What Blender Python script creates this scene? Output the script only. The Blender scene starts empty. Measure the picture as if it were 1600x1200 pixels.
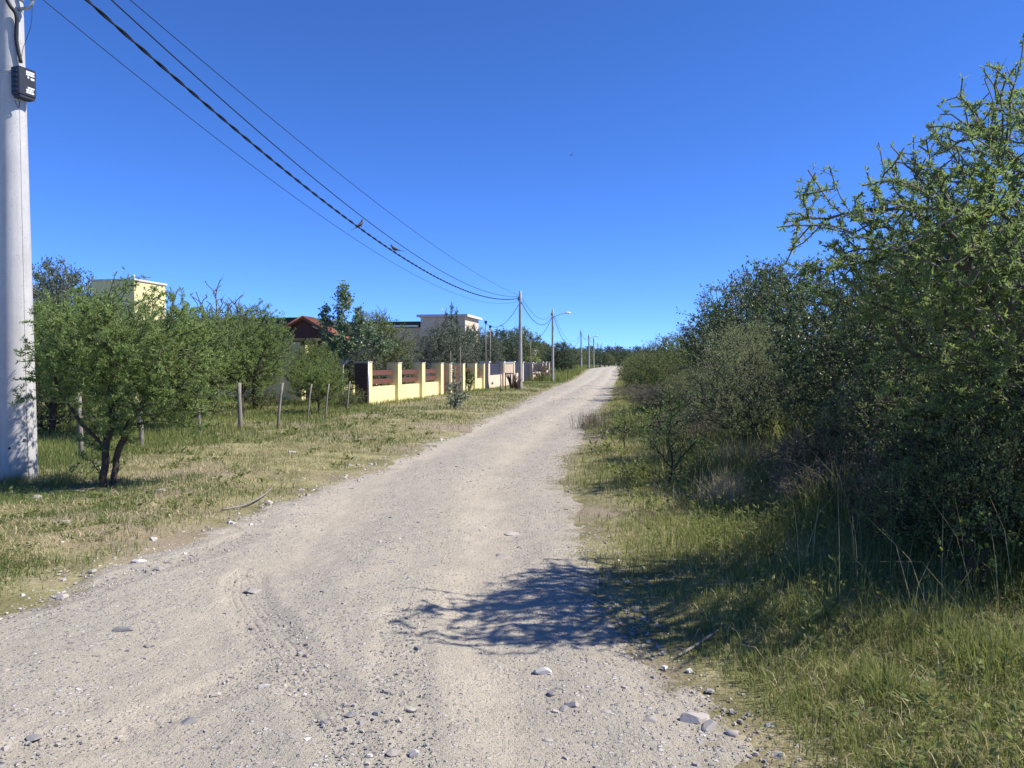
import bpy, bmesh, math, random
import numpy as np
from mathutils import Vector, Matrix

# ------------------------------------------------------------------ camera, sky, sun, exposure
scene = bpy.context.scene
col = scene.collection
R = math.radians
CAM_H, FPX, HOR = 1.6, 1200.0, 570.0            # eye height, focal length in photo pixels, horizon row
cam_d = bpy.data.cameras.new('camera'); cam = bpy.data.objects.new('camera', cam_d); col.objects.link(cam)
cam_d.sensor_width = 36.0; cam_d.lens = 36.0 * FPX / 1600.0
cam_d.clip_start = 0.05; cam_d.clip_end = 4000
cam.location = (0, 0, CAM_H)
cam.rotation_euler = (R(90) - math.atan((600 - HOR) / FPX), 0, 0)
scene.camera = cam

SUN_EL = R(47); SUN_H = Vector((0.993, -0.12, 0)).normalized()
sun_dir = Vector((SUN_H.x * math.cos(SUN_EL), SUN_H.y * math.cos(SUN_EL), math.sin(SUN_EL)))
world = bpy.data.worlds.new('World'); scene.world = world; world.use_nodes = True
wn = world.node_tree; wn.nodes.clear()
sky = wn.nodes.new('ShaderNodeTexSky'); sky.sky_type = 'NISHITA'; sky.sun_disc = False
sky.sun_elevation = SUN_EL; sky.sun_rotation = math.atan2(SUN_H.x, SUN_H.y)
sky.altitude = 6000; sky.air_density = 1.0; sky.dust_density = 0.0; sky.ozone_density = 3.5
hs = wn.nodes.new('ShaderNodeHueSaturation'); hs.inputs['Saturation'].default_value = 1.15
bg = wn.nodes.new('ShaderNodeBackground'); bg.inputs['Strength'].default_value = 0.15
wo = wn.nodes.new('ShaderNodeOutputWorld')
tc = wn.nodes.new('ShaderNodeTexCoord'); lift = wn.nodes.new('ShaderNodeVectorMath'); lift.operation = 'ADD'; lift.inputs[1].default_value = (0, 0, 0.03)
wb = wn.nodes.new('ShaderNodeMix'); wb.data_type = 'RGBA'; wb.blend_type = 'MULTIPLY'; wb.inputs[0].default_value = 1; wb.inputs[7].default_value = (.67, .75, 1, 1)
wn.links.new(tc.outputs['Generated'], lift.inputs[0]); wn.links.new(lift.outputs[0], sky.inputs[0])
wn.links.new(sky.outputs[0], hs.inputs['Color']); wn.links.new(hs.outputs[0], wb.inputs[6]); wn.links.new(wb.outputs[2], bg.inputs[0]); wn.links.new(bg.outputs[0], wo.inputs[0])
sd = bpy.data.lights.new('sun', 'SUN'); sd.energy = 4.1; sd.angle = R(0.53); sd.color = (1, 0.95, 0.87)
so = bpy.data.objects.new('sun', sd); col.objects.link(so)
so.rotation_euler = (-sun_dir).to_track_quat('-Z', 'Y').to_euler(); so.location = (20, -4, 30)
vs = scene.view_settings
vs.view_transform = 'Standard'; vs.look = 'None'; vs.gamma = 1.0; vs.use_curve_mapping = False; vs.exposure = 0.95
scene.cycles.max_bounces = 6; scene.cycles.diffuse_bounces = 3; scene.cycles.transmission_bounces = 4
scene.cycles.transparent_max_bounces = 4; scene.cycles.glossy_bounces = 2
try:
    scene.cycles.use_denoising = True
except Exception:
    pass

rng = np.random.default_rng(11)

# ------------------------------------------------------------------ small tools
def px(x, y=None, d=None, z=0.0):
    """direction of a photo pixel; the distance comes from the ground it touches (z) or is given."""
    if d is None:
        d = (CAM_H - z) * FPX / (y - HOR)
    X = (x - 800) / FPX * d
    return (X, d) if y is None or z is not None and False else (X, d)

def zat(y, d):
    return CAM_H + (HOR - y) / FPX * d

def sstep(a, b, x):
    t = np.clip((np.asarray(x, float) - a) / (b - a), 0, 1); return t * t * (3 - 2 * t)

def vnoise(x, y, s, seed=0):
    x = np.asarray(x, float) * s; y = np.asarray(y, float) * s
    xi = np.floor(x).astype(np.int64); yi = np.floor(y).astype(np.int64); fx = x - xi; fy = y - yi
    fx = fx * fx * (3 - 2 * fx); fy = fy * fy * (3 - 2 * fy)
    def hsh(a, b):
        n = (a * 374761393 + b * 668265263 + seed * 1442695041) & 0xFFFFFFFF
        n = ((n ^ (n >> 13)) * 1274126177) & 0xFFFFFFFF
        return ((n ^ (n >> 16)) & 0xFFFF) / 65535.0
    a = hsh(xi, yi); b = hsh(xi + 1, yi); c = hsh(xi, yi + 1); d = hsh(xi + 1, yi + 1)
    return (a * (1 - fx) + b * fx) * (1 - fy) + (c * (1 - fx) + d * fx) * fy

def fbm(x, y, s, o=4, seed=0):
    v = 0; a = .5; t = 0
    for k in range(o):
        v = v + a * vnoise(x, y, s, seed + k * 7); t += a; a *= .5; s *= 2.03
    return v / t

def mesh_np(name, verts, faces, mat=None, attrs=None, smooth=False):
    """faces: one array (M,k) or a list of such arrays"""
    if not isinstance(faces, (list, tuple)): faces = [faces]
    faces = [np.asarray(f, np.int32) for f in faces if len(f)]
    verts = np.asarray(verts, np.float32)
    me = bpy.data.meshes.new(name)
    me.vertices.add(len(verts)); me.vertices.foreach_set('co', verts.ravel())
    loops = np.concatenate([f.ravel() for f in faces]); tot = np.concatenate([np.full(len(f), f.shape[1], np.int32) for f in faces])
    start = np.concatenate([[0], np.cumsum(tot)[:-1]]).astype(np.int32)
    me.loops.add(len(loops)); me.loops.foreach_set('vertex_index', loops)
    me.polygons.add(len(tot)); me.polygons.foreach_set('loop_start', start); me.polygons.foreach_set('loop_total', tot)
    me.polygons.foreach_set('use_smooth', np.full(len(tot), smooth))
    for k, v in (attrs or {}).items():
        a = me.attributes.new(k, 'FLOAT', 'POINT'); a.data.foreach_set('value', np.asarray(v, np.float32))
    me.update(calc_edges=True)
    if mat: me.materials.append(mat)
    return me

def obj(name, me, parent=None, loc=(0, 0, 0), rz=0.0):
    o = bpy.data.objects.new(name, me); col.objects.link(o); o.parent = parent
    o.location = loc; o.rotation_euler = (0, 0, rz); return o

def tag(o, label=None, cat=None, group=None, kind=None):
    if label: o['label'] = label
    if cat: o['category'] = cat
    if group: o['group'] = group
    if kind: o['kind'] = kind
    return o

def thing(name, label, cat, loc=(0, 0, 0), rz=0.0, group=None):
    return tag(obj(name, None, None, loc, rz), label, cat, group)

class MB:
    """collects boxes, tubes and lathes; build() links them as one mesh"""
    def __init__(s): s.bm = bmesh.new()
    def box(s, x0, x1, y0, y1, z0, z1, M=None):
        r = bmesh.ops.create_cube(s.bm, size=1)['verts']
        for v in r:
            v.co = Vector((x0 + (v.co.x + .5) * (x1 - x0), y0 + (v.co.y + .5) * (y1 - y0), z0 + (v.co.z + .5) * (z1 - z0)))
            if M: v.co = M @ v.co
        return s
    def tube(s, pts, rad, k=8, cap=True):
        pts = [Vector(p) for p in pts]
        rad = [rad] * len(pts) if not hasattr(rad, '__len__') else rad
        rings = []; ref = None
        for i, p in enumerate(pts):
            t = (pts[min(i + 1, len(pts) - 1)] - pts[max(i - 1, 0)]).normalized()
            if ref is None: ref = Vector((1, 0, 0)) if abs(t.x) < .8 else Vector((0, 1, 0))
            u = (ref - t * ref.dot(t)).normalized(); ref = u; w = t.cross(u)
            rings.append([s.bm.verts.new(p + (u * math.cos(a) + w * math.sin(a)) * rad[i]) for a in [2 * math.pi * j / k for j in range(k)]])
        for a, b in zip(rings, rings[1:]):
            for j in range(k):
                f = s.bm.faces.new((a[j], a[(j + 1) % k], b[(j + 1) % k], b[j])); f.smooth = True
        if cap:
            s.bm.faces.new(list(reversed(rings[0]))); s.bm.faces.new(rings[-1])
        return s
    def poly(s, pts, thick):
        """flat polygon extruded by the vector thick"""
        a = [s.bm.verts.new(p) for p in pts]; b = [s.bm.verts.new(Vector(p) + Vector(thick)) for p in pts]
        s.bm.faces.new(a); s.bm.faces.new(list(reversed(b))); n = len(a)
        for i in range(n): s.bm.faces.new((a[i], b[i], b[(i + 1) % n], a[(i + 1) % n]))
        return s
    def build(s, name, mat, parent=None, bevel=0, loc=(0, 0, 0)):
        if bevel: bmesh.ops.bevel(s.bm, geom=s.bm.edges[:], offset=bevel, segments=1, affect='EDGES')
        bmesh.ops.recalc_face_normals(s.bm, faces=s.bm.faces[:])
        me = bpy.data.meshes.new(name); s.bm.to_mesh(me); s.bm.free(); me.materials.append(mat)
        return obj(name, me, parent, loc)

# ------------------------------------------------------------------ materials
class N:
    def __init__(s, name):
        s.m = bpy.data.materials.new(name); s.m.use_nodes = True; s.t = s.m.node_tree; s.t.nodes.clear()
        s.out = s.t.nodes.new('ShaderNodeOutputMaterial')
    def n(s, ty, **kw):
        x = s.t.nodes.new('ShaderNode' + ty)
        for k, v in kw.items(): setattr(x, k, v)
        return x
    def put(s, sock, v):
        if isinstance(v, bpy.types.NodeSocket): s.t.links.new(v, sock)
        elif v is not None: sock.default_value = (*v, 1) if hasattr(v, '__len__') and len(v) == 3 and sock.type == 'RGBA' else v
    def coord(s): return s.n('TexCoord').outputs['Object']
    def noise(s, scale, detail=4, rough=.6, vec=None, out='Fac'):
        x = s.n('TexNoise'); s.put(x.inputs['Scale'], scale); s.put(x.inputs['Detail'], detail); s.put(x.inputs['Roughness'], rough)
        s.put(x.inputs['Vector'], vec or s.coord()); return x.outputs[out]
    def attr(s, name): return s.n('Attribute', attribute_name=name).outputs['Fac']
    def ramp(s, fac, a, b):
        x = s.n('MapRange', clamp=True); s.put(x.inputs[0], fac); x.inputs[1].default_value = a; x.inputs[2].default_value = b
        return x.outputs[0]
    def mix(s, fac, a, b, mode='MIX'):
        x = s.n('Mix', data_type='RGBA', blend_type=mode)
        s.put(x.inputs[0], fac); s.put(x.inputs[6], a); s.put(x.inputs[7], b); return x.outputs[2]
    def math(s, op, a, b=None, c=None):
        x = s.n('Math', operation=op); s.put(x.inputs[0], a)
        if b is not None: s.put(x.inputs[1], b)
        if c is not None: s.put(x.inputs[2], c)
        return x.outputs[0]
    def bump(s, h, strength=.5, dist=.01, nrm=None):
        x = s.n('Bump'); x.inputs['Strength'].default_value = strength; x.inputs['Distance'].default_value = dist
        s.put(x.inputs['Height'], h); s.put(x.inputs['Normal'], nrm); return x.outputs[0]
    def bsdf(s, c, rough=.8, nrm=None, spec=.3, metal=0):
        x = s.n('BsdfPrincipled'); s.put(x.inputs['Base Color'], c); s.put(x.inputs['Roughness'], rough)
        x.inputs['Specular IOR Level'].default_value = spec; x.inputs['Metallic'].default_value = metal
        s.put(x.inputs['Normal'], nrm); return x.outputs[0]
    def end(s, sh): s.t.links.new(sh, s.out.inputs[0]); return s.m

def mat_plain(name, c1, c2=None, scale=6, rough=.8, bump=.3, bdist=.004, spec=.3, metal=0, fine=60):
    m = N(name); c2 = c2 or tuple(v * .75 for v in c1)
    f = m.ramp(m.noise(scale, 5, .65), .3, .7)
    h = m.noise(fine, 4, .6)
    return m.end(m.bsdf(m.mix(f, c1, c2), rough, m.bump(h, bump, bdist), spec, metal))

def mat_leaf(name, c1, c2, trans=.3, rough=.5, spec=.35):
    m = N(name); t = m.attr('tint'); c = m.mix(t, c1, c2)
    p = m.bsdf(c, rough, None, spec)
    tr = m.n('BsdfTranslucent'); m.put(tr.inputs[0], m.mix(.5, c, tuple(min(1, v * 1.5) for v in c2)))
    x = m.n('MixShader'); x.inputs[0].default_value = trans
    m.t.links.new(p, x.inputs[1]); m.t.links.new(tr.outputs[0], x.inputs[2]); return m.end(x.outputs[0])

M = {}
M['bark'] = mat_plain('bark', (.085, .065, .05), (.045, .035, .028), 14, .95, .8, .012)
M['bark_grey'] = mat_plain('bark_grey', (.15, .135, .105), (.08, .07, .055), 14, .95, .6, .008)
M['bark_white'] = mat_plain('bark_white', (.55, .52, .47), (.32, .30, .26), 10, .9, .4, .005)
M['acacia'] = mat_leaf('acacia_leaf', (.09, .15, .042), (.29, .37, .115), .45)
M['acacia_dark'] = mat_leaf('acacia_dark_leaf', (.07, .11, .03), (.21, .265, .085), .36)
M['glossy'] = mat_leaf('glossy_leaf', (.035, .065, .02), (.13, .18, .06), .28, .45, .4)
M['dusty'] = mat_leaf('dusty_leaf', (.10, .135, .05), (.27, .315, .135), .32, .7, .2)
M['grey_green'] = mat_leaf('grey_green_leaf', (.05, .075, .045), (.17, .205, .13), .25, .55)
M['olive'] = mat_leaf('olive_leaf', (.07, .105, .032), (.21, .25, .085), .34)
M['poplar'] = mat_leaf('poplar_leaf', (.05, .10, .04), (.20, .28, .13), .35, .4, .5)
M['far'] = mat_leaf('far_leaf', (.04, .07, .035), (.11, .15, .07), .2)
M['pale_leaf'] = mat_leaf('pale_leaf', (.07, .12, .06), (.34, .38, .28), .2, .45, .5)
M['lime_leaf'] = mat_leaf('lime_leaf', (.14, .20, .03), (.33, .36, .07), .35)
M['grass'] = mat_leaf('grass_blade', (.075, .125, .026), (.25, .27, .085), .35, .6)
M['grass_lush'] = mat_leaf('lush_grass_blade', (.065, .11, .024), (.27, .285, .085), .38, .6)
M['straw'] = mat_leaf('straw', (.30, .23, .115), (.58, .50, .31), .2, .8, .2)
M['dry_brush'] = mat_leaf('dry_brush', (.13, .11, .075), (.31, .275, .20), .15, .9, .1)
def mat_render(name, c1, c2, dirt):
    m = N(name); st = m.n('Mapping'); m.put(st.inputs['Vector'], m.coord()); st.inputs['Scale'].default_value = (4, 4, .5)
    c = m.mix(m.ramp(m.noise(2.5, 5, .65), .3, .7), c1, c2)
    c = m.mix(m.math('MULTIPLY', m.ramp(m.noise(1.8, 5, .7, st.outputs[0]), .48, .72), .45), c, dirt)
    c = m.mix(m.math('MULTIPLY', m.ramp(m.noise(9, 4, .7), .60, .70), .35), c, dirt)
    return m.end(m.bsdf(c, .92, m.bump(m.noise(45, 4, .65), .5, .006), .2))
M['yellow'] = mat_render('yellow_render', (.76, .66, .34), (.67, .57, .28), (.46, .39, .22))
M['beige'] = mat_render('beige_render', (.66, .54, .40), (.57, .45, .33), (.38, .31, .24))
M['cornice'] = mat_plain('pale_coping', (.62, .58, .52), (.5, .46, .4), 3, .9)
M['wood_red'] = mat_plain('red_stained_wood', (.15, .062, .04), (.095, .04, .026), 8, .6, .4, .003)
M['dark_metal'] = mat_plain('dark_metal', (.045, .045, .06), (.03, .03, .04), 5, .5, .1, .002, .5)
M['dark_brick'] = mat_plain('bare_brick', (.10, .06, .045), (.06, .045, .04), 9, .95, .8, .01)
M['galv'] = mat_plain('galvanised_steel', (.45, .46, .47), (.33, .34, .35), 8, .45, .2, .002, .5, .6)
M['roof_dark'] = mat_plain('dark_roofing', (.05, .055, .055), (.035, .04, .04), 3, .8)
M['tile'] = mat_plain('red_roof_tile', (.25, .10, .06), (.17, .068, .042), 12, .85, .6, .02)
M['white'] = mat_plain('white_paint', (.78, .77, .74), (.66, .65, .62), 3, .7)
M['black_plastic'] = mat_plain('black_plastic', (.018, .02, .028), (.012, .013, .018), 8, .45, .2, .002, .5)
M['rubber'] = mat_plain('cable_rubber', (.014, .016, .022), (.01, .011, .014), 8, .6, .1)
M['post_wood'] = mat_plain('weathered_post', (.27, .245, .21), (.16, .14, .12), 10, .95, .7, .008)
M['glass'] = mat_plain('window_glass', (.03, .04, .05), (.025, .03, .04), 2, .08, .02, .001, .6)
M['feather'] = mat_plain('dove_feathers', (.10, .085, .075), (.06, .05, .05), 18, .8)
M['shutter'] = mat_plain('brown_shutter', (.22, .09, .06), (.16, .06, .045), 8, .7)

def mat_concrete():
    m = N('pole_concrete')
    f = m.ramp(m.noise(3, 6, .7), .3, .75); c = m.mix(f, (.49, .48, .46), (.38, .37, .36))
    v = m.n('TexVoronoi'); v.inputs['Scale'].default_value = 38; m.put(v.inputs['Vector'], m.coord())
    gate = m.ramp(m.noise(7, 3, .6), .47, .56)
    pit = m.math('MULTIPLY', m.ramp(v.outputs['Distance'], .22, .12), gate)
    c = m.mix(m.math('MULTIPLY', pit, .9), c, (.15, .14, .13))
    st = m.n('Mapping'); m.put(st.inputs['Vector'], m.coord()); st.inputs['Scale'].default_value = (9, 9, .6)
    c = m.mix(m.math('MULTIPLY', m.ramp(m.noise(2, 4, .6, st.outputs[0]), .45, .72), .5), c, (.34, .32, .29))
    return m.end(m.bsdf(c, .85, m.bump(m.math('SUBTRACT', m.noise(50, 4, .6), pit), .4, .005), .3))
M['concrete'] = mat_concrete()
M['concrete_far'] = mat_plain('weathered_pole_concrete', (.36, .34, .32), (.27, .255, .24), 4, .9)

def ground_colour(m, co):
    big = m.noise(.35, 4, .6, co); mid = m.noise(1.7, 5, .65, co); fine = m.noise(28, 4, .7, co)
    soil = m.mix(m.ramp(fine, .3, .7), (.20, .155, .11), (.32, .26, .19))
    straw = m.mix(m.ramp(fine, .35, .65), (.22, .20, .095), (.34, .30, .165))
    green = m.mix(m.ramp(fine, .3, .7), (.125, .12, .055), (.21, .185, .09))
    c = m.mix(m.ramp(mid, .42, .6), green, straw)
    return m.mix(m.ramp(big, .50, .64), c, soil), fine

def mat_ground():
    m = N('verge_ground'); co = m.n('NewGeometry').outputs['Position']
    c, fine = ground_colour(m, co)
    return m.end(m.bsdf(c, .95, m.bump(m.noise(16, 5, .7, co), .8, .03), .1))
M['ground'] = mat_ground()

def mat_road():
    m = N('gravel_road'); co = m.n('NewGeometry').outputs['Position']
    fine = m.noise(70, 5, .75, co); mid = m.noise(2.2, 5, .65, co); big = m.noise(.55, 3, .6, co)
    st = m.n('Mapping'); m.put(st.inputs['Vector'], co); st.inputs['Rotation'].default_value = (0, 0, R(9)); st.inputs['Scale'].default_value = (1.6, .16, 1)
    streak = m.noise(1.5, 5, .65, st.outputs[0])
    dust = m.mix(m.ramp(mid, .3, .7), (.47, .41, .315), (.40, .348, .265))
    grav = m.mix(m.ramp(fine, .3, .7), (.275, .245, .19), (.46, .415, .325))
    c = m.mix(m.ramp(m.math('SUBTRACT', m.math('ADD', m.math('MULTIPLY', streak, .6), m.math('MULTIPLY', big, .4)), m.math('MULTIPLY', m.math('SUBTRACT', m.attr('lane'), .35), .12)), .41, .56), dust, grav)
    # sharp little stones bedded in the surface
    v = m.n('TexVoronoi'); v.inputs['Scale'].default_value = 34; m.put(v.inputs['Vector'], co)
    sv = m.n('SeparateColor'); m.put(sv.inputs[0], v.outputs['Color'])
    chip = m.math('MULTIPLY', m.ramp(v.outputs['Distance'], .42, .30), m.ramp(sv.outputs[0], .52, .57))
    chip = m.math('MULTIPLY', chip, m.math('MULTIPLY', m.ramp(m.noise(1.3, 3, .6, co), .28, .48), m.ramp(m.attr('lane'), 1.4, .1)))
    cc = m.mix(sv.outputs[1], (.17, .165, .165), (.60, .575, .54))
    c = m.mix(chip, c, cc)
    v2 = m.n('TexVoronoi'); v2.inputs['Scale'].default_value = 110; m.put(v2.inputs['Vector'], co)
    s2 = m.n('SeparateColor'); m.put(s2.inputs[0], v2.outputs['Color'])
    chip2 = m.math('MULTIPLY', m.ramp(v2.outputs['Distance'], .45, .3), m.ramp(s2.outputs[0], .34, .40))
    c = m.mix(m.math('MULTIPLY', chip2, .8), c, m.mix(s2.outputs[1], (.20, .185, .17), (.56, .52, .47)))
    gc, _ = ground_colour(m, co)
    e = m.math('ADD', m.attr('edge'), m.math('MULTIPLY', m.math('SUBTRACT', m.noise(3.5, 5, .7, co), .5), 1.3))
    c = m.mix(m.ramp(e, .30, .02), c, gc)
    # tyre marks pressed into the dust
    lat = m.attr('tlat'); lon = m.attr('tlon'); ty = m.attr('ttype')
    ins = m.ramp(m.math('ABSOLUTE', lat), .125, .10)
    ribs = m.math('POWER', m.ramp(m.math('SINE', m.math('MULTIPLY', lat, 2 * math.pi / .05)), -1, 1), 3.0)
    wave = m.math('ADD', m.math('MULTIPLY', lon, 2 * math.pi / .115), m.math('MULTIPLY', m.math('ABSOLUTE', lat), 14.0))
    bars = m.math('POWER', m.ramp(m.math('SINE', wave), -1, 1), 3.0)
    sel = m.n('Mix', data_type='FLOAT'); m.put(sel.inputs[0], ty); m.put(sel.inputs[2], ribs); m.put(sel.inputs[3], bars)
    brk = m.ramp(m.noise(2.6, 4, .7, co), .42, .60)
    trk = m.math('MULTIPLY', m.math('MULTIPLY', sel.outputs[0], ins), brk)
    n1 = m.bump(m.math('SUBTRACT', 0.0, trk), .55, .013)
    n2 = m.bump(m.noise(24, 5, .75, co), .7, .014, n1)
    n3 = m.bump(m.math('ADD', m.math('MULTIPLY', chip, 1.6), m.math('ADD', m.math('MULTIPLY', chip2, .5), fine)), .9, .009, n2)
    return m.end(m.bsdf(c, .95, n3, .15))
M['road'] = mat_road()

def mat_stone(name='stone'):
    m = N(name); t = m.attr('tint')
    r = m.n('ValToRGB'); m.put(r.inputs[0], t); cr = r.color_ramp
    cr.elements[0].position = 0; cr.elements[0].color = (.085, .085, .09, 1)
    cr.elements[1].position = 1; cr.elements[1].color = (.72, .70, .66, 1)
    for p, c in ((.25, (.20, .195, .195, 1)), (.5, (.33, .30, .27, 1)), (.75, (.45, .40, .35, 1))):
        e = cr.elements.new(p); e.color = c
    c = m.mix(m.ramp(m.noise(30, 4, .7), .3, .7), r.outputs[0], m.mix(.35, r.outputs[0], (.2, .18, .16)))
    return m.end(m.bsdf(c, .8, m.bump(m.noise(80, 4, .7), .5, .004), .3))
M['stone'] = mat_stone()

# ------------------------------------------------------------------ the lie of the land
LE = np.array([(-8, -5.6), (2, -5.0), (4, -4.1), (5.0, -3.32), (6.2, -3.1), (7.4, -2.89), (9.6, -2.56), (12.4, -2.06), (17.5, -1.40), (29.5, .10), (55, 3.0), (96, 8.6), (150, 16), (330, 42)])
RE = np.array([(-8, 1.3), (3.0, 1.0), (3.6, .9), (4.1, .76), (5.3, .70), (7.4, .78), (9.5, .66), (11.3, .72), (16, 1.40), (24, 2.5), (38, 4.9), (60, 8.0), (96, 13.3), (150, 21), (330, 47)])
def L_(y): return np.interp(y, LE[:, 0], LE[:, 1])
def R_(y): return np.interp(y, RE[:, 0], RE[:, 1])
def H(x, y):
    x = np.asarray(x, float); y = np.asarray(y, float)
    z = .95 * sstep(72, 135, y)
    sR = x - R_(y); sL = L_(y) - x
    z = z + .42 * sstep(.9, 3.8, sR) * sstep(2.0, 5.5, y) * (1 - .5 * sstep(40, 90, y)) + .06 * sstep(0, .8, sR) + .09 * sstep(.1, 1.6, sL)
    nr = sstep(-.3, .6, np.maximum(sR, sL))
    z = z + nr * (.10 * (fbm(x, y, .5, 3, 3) - .5) + .05 * (fbm(x, y, 2.2, 2, 5) - .5))
    return z
def Hs(x, y): return float(H(np.array([x]), np.array([y]))[0])

def axis(parts):
    out = []
    for a, b, s in parts: out.append(np.arange(a, b, s))
    return np.unique(np.concatenate(out))
def far_axis(a, b, n): return np.geomspace(a, b, n)
gy = np.concatenate([np.arange(-12, 16, .22), far_axis(16, 140, 130), far_axis(144, 1500, 26)])
gx0 = np.arange(-14, 16, .24)
gx = np.concatenate([-far_axis(14.2, 1500, 44)[::-1], gx0, far_axis(16.1, 1500, 44)])
GX, GY = np.meshgrid(gx, gy)
GZ = H(GX, GY)
ins = sstep(0, .25, np.minimum(GX - L_(GY) - .12, R_(GY) - .12 - GX)) * (GY < 330)
GZ = GZ - .06 * ins
def grid_faces(ny, nx):
    i = np.arange(ny - 1)[:, None] * nx + np.arange(nx - 1)[None]
    return np.stack([i, i + 1, i + nx + 1, i + nx], -1).reshape(-1, 4)
g = obj('ground', mesh_np('ground', np.stack([GX, GY, GZ], -1).reshape(-1, 3), grid_faces(*GX.shape), M['ground'], smooth=True))
tag(g, 'grassy verges and fields of dry turf and bare soil', 'ground', kind='structure')

# road sheet with ruts and tyre tracks
TRACKS = [  # polyline in metres, type 0 = long ribs, 1 = cross bars
    ([(-2.0, 5.75), (-1.89, 5.35), (-1.40, 4.47), (-1.12, 4.0), (-.93, 3.69), (-.68, 3.2), (-.45, 2.6)], 0),
    ([(-4.2, 3.9), (-3.3, 4.75), (-2.95, 5.3), (-2.72, 6.1), (-2.45, 7.2)], 1),
    ([(-2.6, 2.6), (-1.87, 3.2), (-1.55, 3.6), (-1.30, 4.05)], 1),
    ([(-.66, 4.9), (-.62, 4.3), (-.56, 3.7), (-.44, 3.0)], 1),
]
ry = np.concatenate([np.arange(-6, 1.8, .25), np.arange(1.8, 9, .026), np.geomspace(9, 330, 420)])
ru = np.linspace(0, 1, 150)
RY = np.repeat(ry[:, None], len(ru), 1)
rag_l = (fbm(ry, ry * 0 + 3, .8, 4, 21) - .5) * .55; rag_r = (fbm(ry, ry * 0 + 9, .9, 4, 31) - .5) * .55
le = L_(ry) - .12 + rag_l; re_ = R_(ry) + .12 + rag_r
RX = le[:, None] + (re_ - le)[:, None] * ru[None]
ed = np.minimum(RX - le[:, None], re_[:, None] - RX)
mid_l = R_(RY) - RX
rut = lambda c, w: np.exp(-((mid_l - c) / w) ** 2)
RZ = H(RX, RY) * 0 + .95 * sstep(72, 135, RY)
RZ = RZ + .012 * sstep(0, .3, ed) - .03 * rut(.95, .33) - .03 * rut(2.6, .36) + .015 * rut(1.75, .4)
amp = 1 + 0 * RY
RZ = RZ + .05 * (fbm(RX, RY, .7, 3, 41) - .5) + .028 * (fbm(RX, RY, 3.1, 3, 43) - .5) + .014 * (fbm(RX, RY, 11, 3, 47) - .5) * sstep(30, 8, RY)
RZ = RZ - .05 * sstep(.16, -.02, ed)
tlat = np.full(RX.size, 9.0); tlon = np.zeros(RX.size); tty = np.zeros(RX.size)
P = np.stack([RX.ravel(), RY.ravel()], 1); near = (P[:, 1] > 1.5) & (P[:, 1] < 9)
def chaikin(p, k=3):
    p = np.array(p, float)
    for _ in range(k):
        a = p[:-1] * .75 + p[1:] * .25; b = p[:-1] * .25 + p[1:] * .75
        p = np.concatenate([p[:1], np.stack([a, b], 1).reshape(-1, 2), p[-1:]])
    return p
for pts, ty in TRACKS:
    acc = 0; pts = chaikin(pts)
    for (ax, ay), (bx, by) in zip(pts, pts[1:]):
        a = np.array([ax, ay]); d = np.array([bx - ax, by - ay]); ln = np.hypot(*d); d = d / ln
        q = P[near] - a; t = q @ d; s = q @ np.array([-d[1], d[0]]); tc = np.clip(t, 0, ln)
        dist = np.hypot(s, t - tc); sg = np.where(s >= 0, 1, -1) * dist
        cur = tlat[near]; better = dist < np.abs(cur)
        cur[better] = sg[better]; tlat[near] = cur
        w = tlon[near]; w[better] = acc + tc[better]; tlon[near] = w
        w = tty[near]; w[better] = ty; tty[near] = w
        acc += ln
RZ = RZ - (.009 * sstep(.19, .10, np.abs(tlat)) - .006 * np.exp(-((np.abs(tlat) - .20) / .05) ** 2)).reshape(RZ.shape)
def road_z(x, y):
    return .95 * sstep(72, 135, y) + .05 * (fbm(x, y, .7, 3, 41) - .5) + .028 * (fbm(x, y, 3.1, 3, 43) - .5) \
        - .03 * np.exp(-((R_(y) - x - .95) / .33) ** 2) - .03 * np.exp(-((R_(y) - x - 2.6) / .36) ** 2) + .015 * np.exp(-((R_(y) - x - 1.75) / .4) ** 2) + .012
rd = obj('road', mesh_np('road', np.stack([RX, RY, RZ], -1).reshape(-1, 3), grid_faces(*RX.shape), M['road'],
     {'edge': ed.ravel(), 'lane': np.clip(rut(.95, .30) + rut(2.55, .34), 0, 1).ravel(), 'tlat': np.clip(tlat, -1, 1), 'tlon': tlon, 'ttype': tty}, smooth=True))
tag(rd, 'rutted pale gravel and dirt road running into the distance', 'road', kind='structure')


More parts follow.
